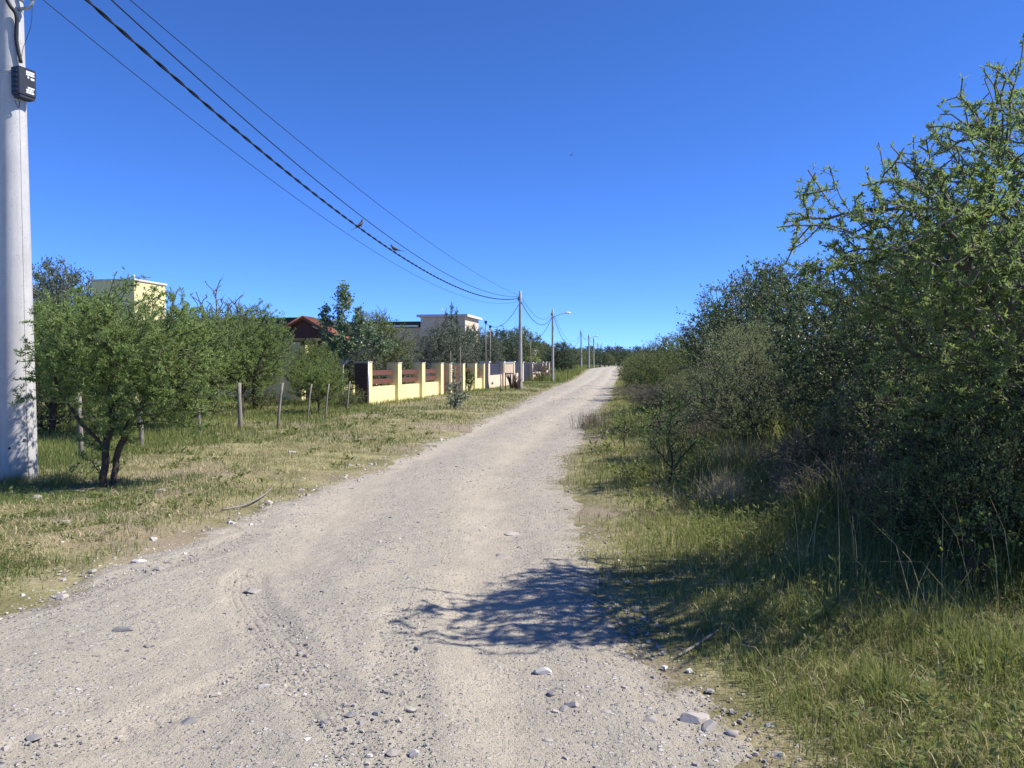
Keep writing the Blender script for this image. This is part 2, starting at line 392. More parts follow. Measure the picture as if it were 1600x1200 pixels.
# ------------------------------------------------------------------ tree maker
def grow(seed, stems, lobes, tips=(), step=.15, wob=.22, r_trunk=.07, r_tip=.003, cap=40000, lowbias=.35):
    g = np.random.default_rng(seed)
    pos = np.zeros((cap, 3)); par = np.full(cap, -1, np.int64); pl = np.zeros(cap); n = 0
    for st in stems:
        st = np.array(st, float); prev = -1
        for a, b in zip(st, st[1:]):
            k = max(1, int(np.linalg.norm(b - a) / step))
            for j in range(k + 1):
                if j == 0 and prev >= 0: continue
                p = a + (b - a) * j / k
                if 0 < j < k: p = p + g.normal(0, .012, 3)
                pos[n] = p; par[n] = prev; pl[n] = (pl[prev] + np.linalg.norm(p - pos[prev])) if prev >= 0 else np.linalg.norm(p - pos[0]); prev = n; n += 1
    T = []
    for c, r, m in lobes:
        v = g.normal(size=(m, 3)); v /= np.linalg.norm(v, axis=1)[:, None]
        v *= (g.random(m) ** (1 / 2.2))[:, None]
        T.append(np.array(c) + v * np.array(r))
    T = np.concatenate(T) if T else np.zeros((0, 3))
    base = pos[0]
    T = T[T[:, 2] > .05]
    o = np.argsort(np.linalg.norm(T - np.array(stems[0][-1]), axis=1) + g.random(len(T)) * .5)
    T = T[o]
    if len(tips): T = np.concatenate([np.array(tips, float), T])
    leafy = np.zeros(cap, bool)
    for t in T:
        d = np.linalg.norm(pos[:n] - t, axis=1); c = d + .42 * pl[:n] + lowbias * np.maximum(0, pos[:n, 2] - t[2])
        j = int(np.argmin(c)); gap = d[j]
        if gap < step * .35 or n + 40 > cap: continue
        k = max(1, int(math.ceil(gap / step))); a = pos[j]
        up = np.array([0, 0, 1.0])
        ctl = a + (t - a) * .5 + up * gap * g.uniform(-.05, .15) + g.normal(0, wob * min(gap, .8) * .3, 3)
        prev = j
        for q in range(1, k + 1):
            s = q / k; p = a * (1 - s) ** 2 + ctl * 2 * s * (1 - s) + t * s * s + g.normal(0, wob * step * .18, 3)
            pos[n] = p; par[n] = prev; pl[n] = pl[prev] + np.linalg.norm(p - pos[prev]); prev = n; n += 1
    pos = pos[:n]; par = par[:n]
    acc = np.zeros(n); nch = np.bincount(par[par >= 0], minlength=n); acc[nch == 0] = 1
    for i in range(n - 1, -1, -1):
        if par[i] >= 0: acc[par[i]] += acc[i]
    rad = r_tip + (r_trunk - r_tip) * (acc / acc.max()) ** .55
    return pos, par, acc, rad

def frustums(p0, p1, r0, r1, k):
    d = p1 - p0; ln = np.linalg.norm(d, axis=1)[:, None] + 1e-9; d = d / ln
    ref = np.where(np.abs(d[:, 2:3]) < .9, np.array([[0, 0, 1.0]]), np.array([[1.0, 0, 0]]))
    u = np.cross(d, ref); u /= np.linalg.norm(u, axis=1)[:, None]; w = np.cross(d, u)
    an = 2 * np.pi * np.arange(k) / k
    ring = u[:, None] * np.cos(an)[None, :, None] + w[:, None] * np.sin(an)[None, :, None]
    a = p0[:, None] + ring * r0[:, None, None]; b = p1[:, None] + ring * r1[:, None, None]
    V = np.concatenate([a, b], 1).reshape(-1, 3); m = len(p0)
    j = np.arange(k); jn = (j + 1) % k
    f = np.stack([j, jn, jn + k, j + k], 1)[None] + (np.arange(m) * 2 * k)[:, None, None]
    return V, f.reshape(-1, 4)

def leaves(g, p, d, length, width, spread=.9, up=.25, droop=0.0):
    """diamond leaves at p, roughly along d"""
    n = len(p); v = d + g.normal(0, spread, (n, 3)) + np.array([0, 0, up - droop]); v /= np.linalg.norm(v, axis=1)[:, None]
    s = np.cross(v, g.normal(size=(n, 3))); s /= np.linalg.norm(s, axis=1)[:, None] + 1e-9
    nn = np.cross(v, s)
    L = (length * g.uniform(.6, 1.3, n))[:, None]; W = (width * g.uniform(.7, 1.3, n))[:, None]
    a = p; b = p + v * L * .5 + s * W * .5 + nn * L * .06; c = p + v * L - nn * L * .05; e = p + v * L * .5 - s * W * .5 + nn * L * .06
    V = np.stack([a, b, c, e], 1).reshape(-1, 3)
    return V, np.arange(4 * n).reshape(n, 4)

def tree_meshes(name, seed, stems, lobes, leaf, bark, tips=(), step=.15, wob=.22, r_trunk=.07, r_tip=.0035, per_m=60, ll=.04, lw=.016,
                spread=.9, up=.2, droop=0.0, twigs=0.0, twig_len=.18, leaf_acc=4, leaf_off=.02, keep=1.0, lowbias=.35, bare_z=None, thin_out=.15, tuft=1):
    g = np.random.default_rng(seed + 1000)
    pos, par, acc, rad = grow(seed, stems, lobes, tips, step, wob, r_trunk, r_tip, lowbias=lowbias)
    e = np.where(par >= 0)[0]; p0 = pos[par[e]]; p1 = pos[e]; r0 = np.minimum(rad[par[e]], rad[e] * 1.6); r1 = rad[e]
    thin = acc[e] <= leaf_acc
    a0, a1, ad = p0[thin], p1[thin], None
    if twigs:
        ln = np.linalg.norm(a1 - a0, axis=1); cnt = g.poisson(ln * twigs); idx = np.repeat(np.arange(len(ln)), cnt)
        t = g.random(len(idx))[:, None]; s = a0[idx] * (1 - t) + a1[idx] * t
        dd = (a1 - a0)[idx] / (ln[idx][:, None] + 1e-9) * .5 + g.normal(0, .6, (len(idx), 3)) + np.array([0, 0, .15]); dd /= np.linalg.norm(dd, axis=1)[:, None]
        tw0, tw1 = s, s + dd * (twig_len * g.uniform(.5, 1.3, len(idx)))[:, None]
        a0 = np.concatenate([a0, tw0]); a1 = np.concatenate([a1, tw1])
    big = r1 > .012
    V1, F1 = frustums(p0[big], p1[big], r0[big], r1[big], 7); V2, F2 = frustums(p0[~big], p1[~big], r0[~big], r1[~big], 3)
    vs_, fs = [V1, V2], [F1, F2 + len(V1)]
    if twigs:
        V3, F3 = frustums(tw0, tw1, np.full(len(tw0), r_tip * .8), np.full(len(tw0), r_tip * .35), 3)
        vs_.append(V3); fs.append(F3 + len(V1) + len(V2))
    me_t = mesh_np(name + '_trunk', np.concatenate(vs_), np.concatenate(fs), M[bark], smooth=True)
    ln = np.linalg.norm(a1 - a0, axis=1); cnt = g.poisson(ln * per_m / tuft); idx = np.repeat(np.arange(len(ln)), cnt)
    # uneven leafing: whole sprays are fuller or thinner
    t = g.random(len(idx))[:, None]; p = a0[idx] * (1 - t) + a1[idx] * t
    full = fbm(p[:, 0] + p[:, 2] * .7, p[:, 1] + p[:, 2] * .3, 2.6, 2, seed)
    ok = g.random(len(p)) < np.clip((full - .22) * 2.6, thin_out, 1) * keep
    if bare_z: ok &= p[:, 2] < bare_z
    p = p[ok]; idx = idx[ok]
    dd = (a1 - a0)[idx] / (ln[idx][:, None] + 1e-9)
    p = p + g.normal(0, leaf_off, p.shape)
    if tuft > 1: p = np.repeat(p, tuft, 0); dd = np.repeat(dd, tuft, 0)
    V, F = leaves(g, p, dd * .7, ll, lw, spread, up, droop)
    tint = np.clip(.45 * fbm(p[:, 0], p[:, 1] + p[:, 2], 1.6, 2, seed + 5) + np.repeat(g.normal(.27, .2, len(p) // tuft), tuft), 0, 1)
    me_c = mesh_np(name + '_crown', V, F, M[leaf], {'tint': np.repeat(tint, 4)})
    return [('trunk', me_t), ('crown', me_c)]

def plant(name, label, cat, xy, parts, rz=0.0, sc=1.0, group=None, sink=.03, z=None):
    t = thing(name, label, cat, (xy[0], xy[1], (Hs(*xy) if z is None else z) - sink), rz, group)
    t.scale = (sc, sc, sc) if not hasattr(sc, '__len__') else sc
    for nm, me in parts: obj(nm, me, t)
    return t

# ------------------------------------------------------------------ yellow wall along the lot
RZ_FENCE = -math.atan2(.177, .984)
yw = thing('yellow_garden_wall', 'yellow rendered garden wall of square pillars with brown plank rails between', 'wall', (-5.29, 28.2, Hs(-5.29, 28.2)), RZ_FENCE)
PIL = [0, 3.45, 6.85, 10.05, 11.75, 14.6, 17.6, 20.0]
def gz(s, o=(-5.29, 28.2)):  # ground under the wall, relative to its origin
    return Hs(o[0] + .177 * s, o[1] + .984 * s) - Hs(*o)
for i, s in enumerate(PIL):
    b = MB().box(-.5, 0, s, s + .46, gz(s) - .15, 1.58 + gz(s) * .5)
    p = b.build('pillar', M['yellow'], yw, .012)
    MB().box(-.52, .02, s - .02, s + .48, 1.583 + gz(s) * .5, 1.61 + gz(s) * .5).build('coping', M['cornice'], p)
for i in range(len(PIL) - 1):
    a, b_ = PIL[i] + .46, PIL[i + 1]
    if i in (3,): # garden door: plank leaf
        for k in range(5):
            w = (b_ - a - .02) / 5
            MB().box(-.30, -.26, a + .01 + k * w, a + .01 + (k + 1) * w - .012, .06, 1.5).build('door_plank', M['wood_red'], yw)
        continue
    if i == 4:    # vehicle gate: horizontal planks on a frame
        for k in range(6):
            MB().box(-.30, -.26, a + .03, b_ - .03, .12 + k * .23, .12 + k * .23 + .17).build('gate_plank', M['wood_red'], yw)
        continue
    MB().box(-.36, -.14, a + .001, b_ - .001, gz(a) - .15, .66 + gz(a) * .5).build('low_wall', M['yellow'], yw)
    for zz in (.74, 1.08):
        MB().box(-.30, -.25, a - .01, b_ + .01, zz, zz + .20).build('rail', M['wood_red'], yw)
# the unpainted end of the first pillar, with its galvanised corner pipe
MB().box(-.49, -.02, -.04, -.014, .02, 1.55).build('bare_end_face', M['dark_brick'], yw)
MB().tube([(.035, -.05, -.1), (.035, -.05, 1.60)], .03, 8).build('corner_pipe', M['galv'], yw)

# ------------------------------------------------------------------ beige wall with dark grilles
O2 = (-1.26, 50.5); E2 = (.15, .989)
bw = thing('beige_garden_wall', 'beige rendered wall with dark slatted grilles and pale coped pillars', 'wall', (O2[0], O2[1], Hs(*O2)), -math.atan2(*E2))
def gz2(s): return Hs(O2[0] + E2[0] * s, O2[1] + E2[1] * s) - Hs(*O2)
PB = [-1.6, 4.4, 9.4, 14.5, 21.0, 29.7, 33.0, 36.5]
for i, s in enumerate(PB):
    z0 = gz2(s)
    p = MB().box(-.55, 0, s, s + .55, z0 - .2, z0 + 1.68).build('pillar', M['beige'], bw)
    MB().box(-.60, .05, s - .05, s + .60, z0 + 1.683, z0 + 1.77).build('coping', M['cornice'], p)
for i in range(len(PB) - 1):
    a, b_ = PB[i] + .56, PB[i + 1] - .01; z0 = gz2(a)
    gate = i == 3
    if not gate:
        lw_ = MB().box(-.40, -.12, a, b_, z0 - .2, z0 + .82).build('low_wall', M['beige'], bw)
        if i == 0: MB().box(-.13, -.10, a + 1.2, a + 1.8, z0 + .22, z0 + .36).build('vent', M['dark_metal'], lw_)
    zb = z0 + (.10 if gate else .83)
    m = MB(); n = int((b_ - a) / .16)
    for k in range(n): m.box(-.28, -.25, a + k * (b_ - a) / n, a + (k + .72) * (b_ - a) / n, zb, z0 + 1.60)
    m.box(-.25, -.22, a, b_, zb + .05, zb + .10); m.box(-.25, -.22, a, b_, z0 + 1.48, z0 + 1.53)
    m.build('gate_leaf' if gate else 'grille', M['dark_metal'], bw)

# notice board on two posts in front of it
nb = thing('notice_board', 'blank beige notice board on two thin posts before the beige wall', 'sign', (-.22, 48.8, Hs(-.22, 48.8)), R(38))
MB().box(-.36, .36, -.03, .03, 1.02, 1.62).build('board', M['beige'], nb, .006)
MB().box(-.42, .42, -.06, .06, 1.625, 1.69).build('cap', M['cornice'], nb)
for x in (-.22, .22): MB().tube([(x, .05, -.1), (x, .05, 1.55)], .035, 6).build('post', M['dark_metal'], nb)
for lab, x, y0, y1 in (('thin dark stake at the joint of the yellow and beige walls', 762.5, 590, 612), ('thin dark stake on the grass left of the notice board', 782.3, 588, 615), ('thin dark stake in the long grass beyond the lamp pole', 887, 571, 591)):
    X, d = px(x, y1)
    if d > 80: d = 80.0; X = (x - 800) / FPX * d
    h = (y1 - y0) / FPX * d
    t = tag(MB().tube([(0, 0, -.15), (.01, 0, h * .5), (0, .01, h)], [.028, .026, .022], 6).build('stake', M['dark_metal'], None, loc=(X, d, Hs(X, d))), lab, 'stake', 'thin dark stakes on the verge')

# ------------------------------------------------------------------ houses
def window(parent, x0, x1, z0, z1, y=None, x=None, y0=None, y1=None):
    if y is not None:
        w = MB().box(x0, x1, y - .04, y + .02, z0, z1).build('window', M['white'], parent)
        MB().box(x0 + .07, x1 - .07, y - .055, y - .045, z0 + .07, z1 - .07).build('pane', M['glass'], w)
    else:
        w = MB().box(x - .02, x + .04, y0, y1, z0, z1).build('window', M['white'], parent)
        MB().box(x + .045, x + .055, y0 + .07, y1 - .07, z0 + .07, z1 - .07).build('pane', M['glass'], w)
    return w

hx, hy = -9.0, 33.2
h1 = thing('yellow_house', 'yellow house with flat dark roof, square tank tower and red tiled porch', 'house', (hx, hy, Hs(hx, hy)), RZ_FENCE)
MB().box(-11.5, 0, 0, 9.5, -.2, 3.05).build('wall', M['yellow'], h1)
rf = MB().box(-12.0, .5, -.5, 10.0, 3.06, 3.22).build('roof', M['roof_dark'], h1)
MB().box(-12.05, .55, -.55, 10.05, 3.223, 3.52).build('parapet', M['roof_dark'], rf)
tw = MB().box(-8.35, -6.35, -2.4, -.3, -.2, 5.0).build('tank_tower', M['yellow'], h1)
MB().box(-8.40, -6.30, -2.45, -.25, 5.003, 5.08).build('coping', M['cornice'], tw)
MB().tube([(-6.42, -2.3, 5.05), (-6.42, -2.3, 5.25)], .03, 6).build('vent_pipe', M['white'], tw)
w = window(h1, 0, 0, 1.0, 2.1, x=0.0, y0=2.2, y1=3.6)
for a in (1.55, 3.65): MB().box(.03, .08, a, a + .6, 1.0, 2.1).build('shutter', M['shutter'], w)
w = window(h1, -2.6, -1.4, 1.0, 2.1, y=0.0)
for a in (-3.15, -1.37): MB().box(a, a + .52, -.09, -.045, 1.0, 2.1).build('shutter', M['shutter'], w)
window(h1, -5.6, -4.6, 1.0, 2.1, y=0.0)
# porch
for y in (-1.5, 1.1): MB().box(.02 if y > 0 else -.55, .55, y, y + .5, -.2, 2.45).build('porch_pillar', M['yellow'], h1)
MB().box(1.75, 1.95, -1.5, -1.3, -.2, 2.32).build('porch_post', M['wood_red'], h1)
MB().box(-.6, 2.2, -1.42, -1.27, 2.33, 2.50).build('porch_beam', M['wood_red'], h1)
pr = None
for s in (-1, 1):
    m = MB(); ex = .75 + s * 1.65
    m.poly([(.75, -1.75, 3.36), (ex, -1.75, 2.46), (ex, -.56, 2.46), (.75, -.56, 3.36)], (0, 0, .09))
    o = m.build('porch_roof', M['tile'], h1)
    mm = MB()
    for k in range(5):
        y = -1.68 + k * .24
        mm.tube([(.75, y, 3.47), (ex, y, 2.57)], .06, 6)
    mm.build('tile_roll', M['tile'], o)
MB().poly([(-.45, -1.6, 2.60), (.75, -1.6, 3.28), (1.95, -1.6, 2.60)], (0, .06, 0)).build('gable_board', M['wood_red'], h1)

bx_, by_ = -4.27, 70.0
h2 = thing('beige_house', 'beige two storey house block with overhanging flat roof behind the wide dark tree', 'house', (bx_, by_, Hs(bx_, by_)), RZ_FENCE)
MB().box(-4.2, 0, 0, 5.6, -.3, 5.9).build('wall', M['beige'], h2)
MB().box(-4.5, .3, -.3, 5.9, 5.903, 6.12).build('roof', M['cornice'], h2)
MB().box(-15, -4.25, 1.0, 8.6, -.3, 5.0).build('wing_wall', M['beige'], h2)
r2 = MB().box(-15.3, -4.51, .6, 9.0, 5.003, 5.55).build('wing_roof', M['roof_dark'], h2)
MB().box(-9.5, -4.6, .56, .597, 5.05, 5.2).build('gutter', M['white'], r2)
MB().tube([(-2.3, .6, 6.1), (-2.3, .6, 6.75)], .03, 6).build('mast', M['galv'], h2)
window(h2, 0, 0, 3.6, 4.8, x=0.0, y0=1.6, y1=3.2); window(h2, -2.8, -1.4, 3.6, 4.8, y=0.0)

h3 = thing('white_house', 'distant small white house showing behind the nearer plain pole', 'house', (2.65, 100, Hs(2.65, 100)), RZ_FENCE)
MB().box(-5.2, 0, 0, 6, -.4, 3.3).build('wall', M['white'], h3)
MB().box(-5.4, .2, -.2, 6.2, 3.303, 3.5).build('roof', M['roof_dark'], h3)
window(h3, 0, 0, 1.2, 2.3, x=0, y0=2, y1=3.2)

# ------------------------------------------------------------------ poles
def shaft(parent, h, r0, r1, mat, k=14):
    n = 10
    return MB().tube([(0, 0, -.4 + (h + .4) * i / n) for i in range(n + 1)], [r0 + (r1 - r0) * i / n for i in range(n + 1)], k).build('shaft', M[mat], parent)

p1 = (-6.50, 10.1); z1 = Hs(*p1)
P1 = thing('utility_pole', 'thick pale concrete utility pole with black meter box, close by on the verge', 'utility pole', (p1[0], p1[1], z1))
shaft(P1, 7.5, .222, .112, 'concrete', 28)
def ring(parent, z, r, name='strap', mat='galv', h=.05):
    m = MB(); k = 28
    m.tube([(0, 0, z - h / 2), (0, 0, z + h / 2)], r, k); return m.build(name, M[mat], parent)
def prad(z): return .222 + (.112 - .222) * (z + .4) / 7.9
ring(P1, 5.30, prad(5.30) + .004, h=.03); ring(P1, 6.28, prad(6.28) + .008, h=.07); ring(P1, 6.95, prad(6.95) + .008, h=.07)
# black distribution box strapped to the road side of the pole
fa = math.radians(-22)                        # outward direction of the box
def pol(r, a, z): return (r * math.cos(a), r * math.sin(a), z)
Mx = Matrix.Rotation(fa, 4, 'Z')
MB().tube([pol(prad(z) + .001, R(-30), z) for z in (-.2, 2, 4, 6, 7.4)], .0045, 5).build('casting_seam', M['concrete'], P1)
rb = prad(5.2)
jb = MB().box(rb - .02, rb + .13, -.12, .12, 4.99, 5.35, Mx).build('meter_box', M['black_plastic'], P1, .012)
MB().box(rb + .005, rb + .125, -.10, .10, 4.96, 4.989, Mx).build('gland_tray', M['black_plastic'], jb)
for k in range(5): MB().box(rb + .01, rb + .11, -.132, -.121, 5.03 + k * .06, 5.055 + k * .06, Mx).build('cooling_rib', M['black_plastic'], jb)
for (a, b, c, d) in ((-.02, .09, 5.285, 5.312), (-.02, .09, 5.257, 5.277), (.0, .02, 5.22, 5.245), (.04, .09, 5.21, 5.235), (.0, .09, 5.09, 5.11), (-.02, .075, 5.06, 5.08), (-.02, .085, 5.03, 5.05)):
    MB().box(rb + .1305, rb + .1325, a, b, c, d, Mx).build('white_marking', M['white'], jb)
# arm with insulator and the looped conduit
MB().tube([(prad(6.2) - .02, -.05, 6.12), (.26, -.07, 6.13), (.315, -.075, 6.19), (.32, -.075, 6.33)], .022, 8).build('bracket', M['galv'], P1)
MB().tube([(.315, -.075, 6.22), (.315, -.075, 6.26), (.315, -.075, 6.30), (.315, -.075, 6.33), (.315, -.075, 6.36)], [.03, .05, .032, .05, .03], 10).build('insulator', M['cornice'], P1)
cpts = [(.02, -.17, 6.75), (-.01, -.20, 6.5), (.02, -.21, 6.3), (.09, -.19, 6.12), (.14, -.13, 6.0), (.13, -.12, 5.7), (.17, -.10, 5.42)]
def smooth(pts, n=6):
    pts = [Vector(p) for p in pts]; out = []
    for i in range(len(pts) - 1):
        a, b, c, d = pts[max(i - 1, 0)], pts[i], pts[i + 1], pts[min(i + 2, len(pts) - 1)]
        for k in range(n):
            t = k / n
            out.append(.5 * ((2 * b) + (c - a) * t + (2 * a - 5 * b + 4 * c - d) * t * t + (3 * b - a - 3 * c + d) * t ** 3))
    return out + [pts[-1]]
MB().tube(smooth(cpts), .024, 8).build('conduit', M['rubber'], P1)
MB().tube(smooth([(.10, -.12, 6.9), (.24, -.13, 6.72), (.31, -.10, 6.52), (.315, -.075, 6.36)]), .026, 8).build('conduit', M['rubber'], P1)
MB().tube(smooth([(.315, -.08, 6.2), (.30, -.09, 5.9), (.20, -.10, 5.6), (.17, -.10, 5.42)]), .004, 4).build('wire_tail', M['rubber'], P1)
MB().tube(smooth([(.22, -.10, 5.05), (.20, -.17, 4.92), (.16, -.15, 4.83), (.12, -.16, 4.92)]), .005, 4).build('wire_tail', M['rubber'], P1)
MB().tube([(-.15, -.19, 5.8), (-.16, -.21, 5.8)], .02, 8).build('step_bolt', M['galv'], P1)
for (a, z) in ((R(-40), .55), (R(-85), .45)): MB().tube([pol(prad(z) - .02, a, z), pol(prad(z) + .012, a, z)], .018, 8).build('hole_plug', M['dark_metal'], P1)

def street_pole(label, xy, h, r=.13, lamp=None, zb=None, mat='concrete_far', arm_len=1.15, group='poles in the row along the road', cross=False):
    zz = Hs(*xy) if zb is None else zb
    P = thing('utility_pole', label, 'utility pole', (xy[0], xy[1], zz), 0, group)
    shaft(P, h, r, r * .58, mat, 12)
    MB().box(-.11, .11, -.09, .09, h - .75, h - .67).build('clamp', M['galv'], P)
    MB().tube([(-.13, 0, h - .6), (-.13, 0, h - .35)], .035, 6).build('insulator', M['dark_metal'], P)
    if lamp:
        a = MB().tube(smooth([(0, 0, h - .75), (.35, -.05, h - .62), (arm_len * .75, -.1, h - .42), (arm_len, -.12, h - .38)], 4), .03, 7).build('lamp_arm', M['galv'], P)
        m = MB(); m.tube([(arm_len - .05, -.12, h - .39), (arm_len + .1, -.13, h - .37), (arm_len + .32, -.14, h - .36), (arm_len + .48, -.15, h - .37)], [.05, .09, .11, .04], 10)
        m.build('lamp_head', M['white'], a)
    if cross: MB().box(-.6, .6, -.05, .05, h - .5, h - .38).build('crossarm', M['dark_metal'], P)
    return P
def pole_at(x, ytop, d, zb): # base x, height from the top row at distance d
    return ((x - 800) / FPX * d, d), zat(ytop, d) - zb
POLES = []
for lab, x, yt, d, lamp, cross in (
    ('tall plain pole without a lamp, beside the beige wall and spiky plants', 813, 455, 48.0, False, False),
    ('pole with curved lamp arm at the far end of the beige wall', 863.5, 483, 70.0, True, False),
    ('slim pole without a lamp, first beyond the round roadside tree', 908, 515, 118.0, False, False),
    ('distant pole with a lamp arm, second beyond the round roadside tree', 920, 522, 128.0, True, False),
    ('distant bare pole between two lamp poles far up the road', 927.5, 527, 152.0, False, False),
    ('distant lamp pole second from last in the row', 934, 535, 190.0, True, False),
    ('last pale pole of the row before the road vanishes', 939.5, 538, 205.0, False, False),
    ('lone far pole with a small crossarm where the road ends', 962, 535, 300.0, False, True),
    ('far pole standing above the bushes right of the road end', 1005, 536, 280.0, False, False)):
    X = (x - 800) / FPX * d; zb = Hs(X, d)
    POLES.append((Vector((X, d, zb)), zat(yt, d) - zb)); street_pole(lab, (X, d), zat(yt, d) - zb, .14 if d < 100 else .16, lamp)
for lab, x, yt, d in (('thin service mast rising left of the plain pole, leftmost of three', 759, 505, 58.0), ('thin service mast behind the wall, second of three', 766, 512, 61.0), ('thin service mast behind the beige gate near the white house', 829, 529, 80.0)):
    X = (x - 800) / FPX * d; zb = Hs(X, d); h = zat(yt, d) - zb
    P = thing('service_mast', lab, 'mast', (X, d, zb), 0, 'service masts behind the walls')
    MB().tube([(0, 0, -.2), (0, 0, h)], [.045, .038], 8).build('shaft', M['post_wood'], P)
    MB().box(-.1, .1, -.07, .07, h - .02, h + .18).build('head', M['dark_metal'], P)
    POLES.append((Vector((X, d, zb)), h))

# ------------------------------------------------------------------ cables
def cable(label, a, b, sag, r, n=40, twist=0, group='overhead cables'):
    a, b = Vector(a), Vector(b); pts = [a.lerp(b, i / n) - Vector((0, 0, 4 * sag * (i / n) * (1 - i / n))) for i in range(n + 1)]
    m = MB(); mid = pts[0]
    loc = a.copy(); pts = [p - loc for p in pts]
    if twist:
        fine = smooth(pts, 8)
        for ph in (0, math.pi):
            m.tube([p + Vector((math.cos(i * .55 + ph), 0, math.sin(i * .55 + ph))) * r * .8 for i, p in enumerate(fine)], r * .8, 5)
    else: m.tube(pts, r, 5)
    return tag(m.build('overhead_cable', M['rubber'], None, loc=loc), label, 'cable', group)
q = POLES[0][0]; zq = q.z + POLES[0][1]
A1 = (p1[0] + .16, p1[1], z1 + 7.0)
A2 = (q.x - .12, q.y, zq - .46)
cable('thick twisted black cable with two doves perched on it', A1, A2, 1.44, .019, 60, 1)
cable('black cable just above the thick twisted one', (p1[0] + .20, p1[1] + .1, z1 + 7.28), (q.x - .13, q.y, zq - .34), 1.30, .012)
cable('thin uppermost wire from the near pole to the plain pole', (p1[0] + .22, p1[1] + .1, z1 + 7.40), (q.x - .05, q.y, zq - .28), .62, .0075)
cable('thin lowest wire from the near pole bracket', (p1[0] + .32, p1[1] - .075, z1 + 6.34), (q.x - .12, q.y, zq - .66), 1.38, .006)
for i, (lab1, lab2, s) in enumerate((('cable sagging between the plain pole and lamp pole, lower one', 'cable sagging between the plain pole and lamp pole, upper one', 1.0), ('deep sagging cable beyond the lamp pole, lower one', 'deep sagging cable beyond the lamp pole, upper one', 2.4))):
    a, ha = POLES[i]; b, hb = POLES[i + 1]
    cable(lab1, a + Vector((.1, 0, ha - .75)), b + Vector((-.1, 0, hb - .75)), s, .022)
    cable(lab2, a + Vector((.1, 0, ha - .45)), b + Vector((-.1, 0, hb - .5)), s * .8, .013)
for i, lab in ((2, 'short far cable joining the slim pole and distant lamp pole'), (3, 'far cable from the distant lamp pole to the bare pole'), (4, 'far cable from the bare pole to the next lamp pole'), (5, 'far cable between the last two poles of the row')):
    a, ha = POLES[i]; b, hb = POLES[i + 1]
    cable(lab, a + Vector((0, 0, ha - .6)), b + Vector((0, 0, hb - .6)), .6, .022, 16)
cable('service drop from the plain pole to the leftmost mast', POLES[0][0] + Vector((-.1, 0, POLES[0][1] - .85)), POLES[9][0] + Vector((0, 0, POLES[9][1])), .75, .016, 20)
cable('service drop from the lamp pole to the mast behind the gate', POLES[1][0] + Vector((-.1, 0, POLES[1][1] - .85)), POLES[11][0] + Vector((0, 0, POLES[11][1])), .7, .02, 20)
a = POLES[7]; b = POLES[8]
cable('faint far wire crossing beyond the end of the road', a[0] + Vector((-30, 0, a[1] - .6)), b[0] + Vector((20, 0, b[1] - .6)), 1.0, .03, 16)

# ------------------------------------------------------------------ birds
def dove(label, t, heading, pitch, size=.27):
    # a point on the thick cable at parameter t
    a, b = Vector(A1), Vector(A2); p = a.lerp(b, t) - Vector((0, 0, 4 * 1.44 * t * (1 - t)))
    m = MB()
    prof = [(-.62, .0, .012), (-.50, .0, .035), (-.30, .02, .06), (-.12, .05, .13), (.05, .09, .165), (.20, .16, .15), (.30, .25, .10), (.345, .33, .085), (.40, .38, .085), (.45, .385, .06), (.50, .37, .022), (.56, .355, .008)]
    m.tube([(x, 0, z) for x, z, r in prof], [r for x, z, r in prof], 10)
    m.box(-.95, -.40, -.07, .07, -.035, -.005)
    o = m.build('dove', M['feather'])
    for s in (-1, 1): MB().tube([(.03, s * .04, -.20), (.02, s * .05, -.04)], .014, 5).build('leg', M['shutter'], o)
    for s in (-1, 1): MB().tube([(-.55, s * .05, .0), (-.2, s * .13, .07), (.1, s * .15, .12), (.2, s * .10, .15)], [.01, .055, .07, .02], 7).build('wing', M['feather'], o)
    o.scale = (size * .62,) * 3; o.location = p + Vector((0, 0, .02 + size * .12)); o.rotation_euler = (0, pitch, heading)
    return tag(o, label, 'bird', 'doves on the cable')
dove('dove perched on the thick cable with its tail hanging toward the pole', .307, R(25), R(-28), .50)
dove('dove perched on the thick cable further from the near pole, facing left', .385, R(172), R(-8), .54)
fb = MB().tube([(-.5, 0, 0), (-.2, 0, .02), (.1, 0, .03), (.4, 0, .02), (.55, 0, 0)], [.01, .06, .09, .06, .01], 8)
fb = fb.build('flying_bird', M['feather'])
for s in (-1, 1): MB().poly([(.2, s * .05, .03), (.0, s * .9, .30), (-.12, s * .85, .28), (-.15, s * .05, .03)], (0, 0, .015)).build('wing', M['feather'], fb)
fb.location = ((892 - 800) / FPX * 62, 62, zat(245, 62)); fb.scale = (.3,) * 3; fb.rotation_euler = (0, R(-15), R(30))
tag(fb, 'tiny dark bird flying alone in the open sky', 'bird')

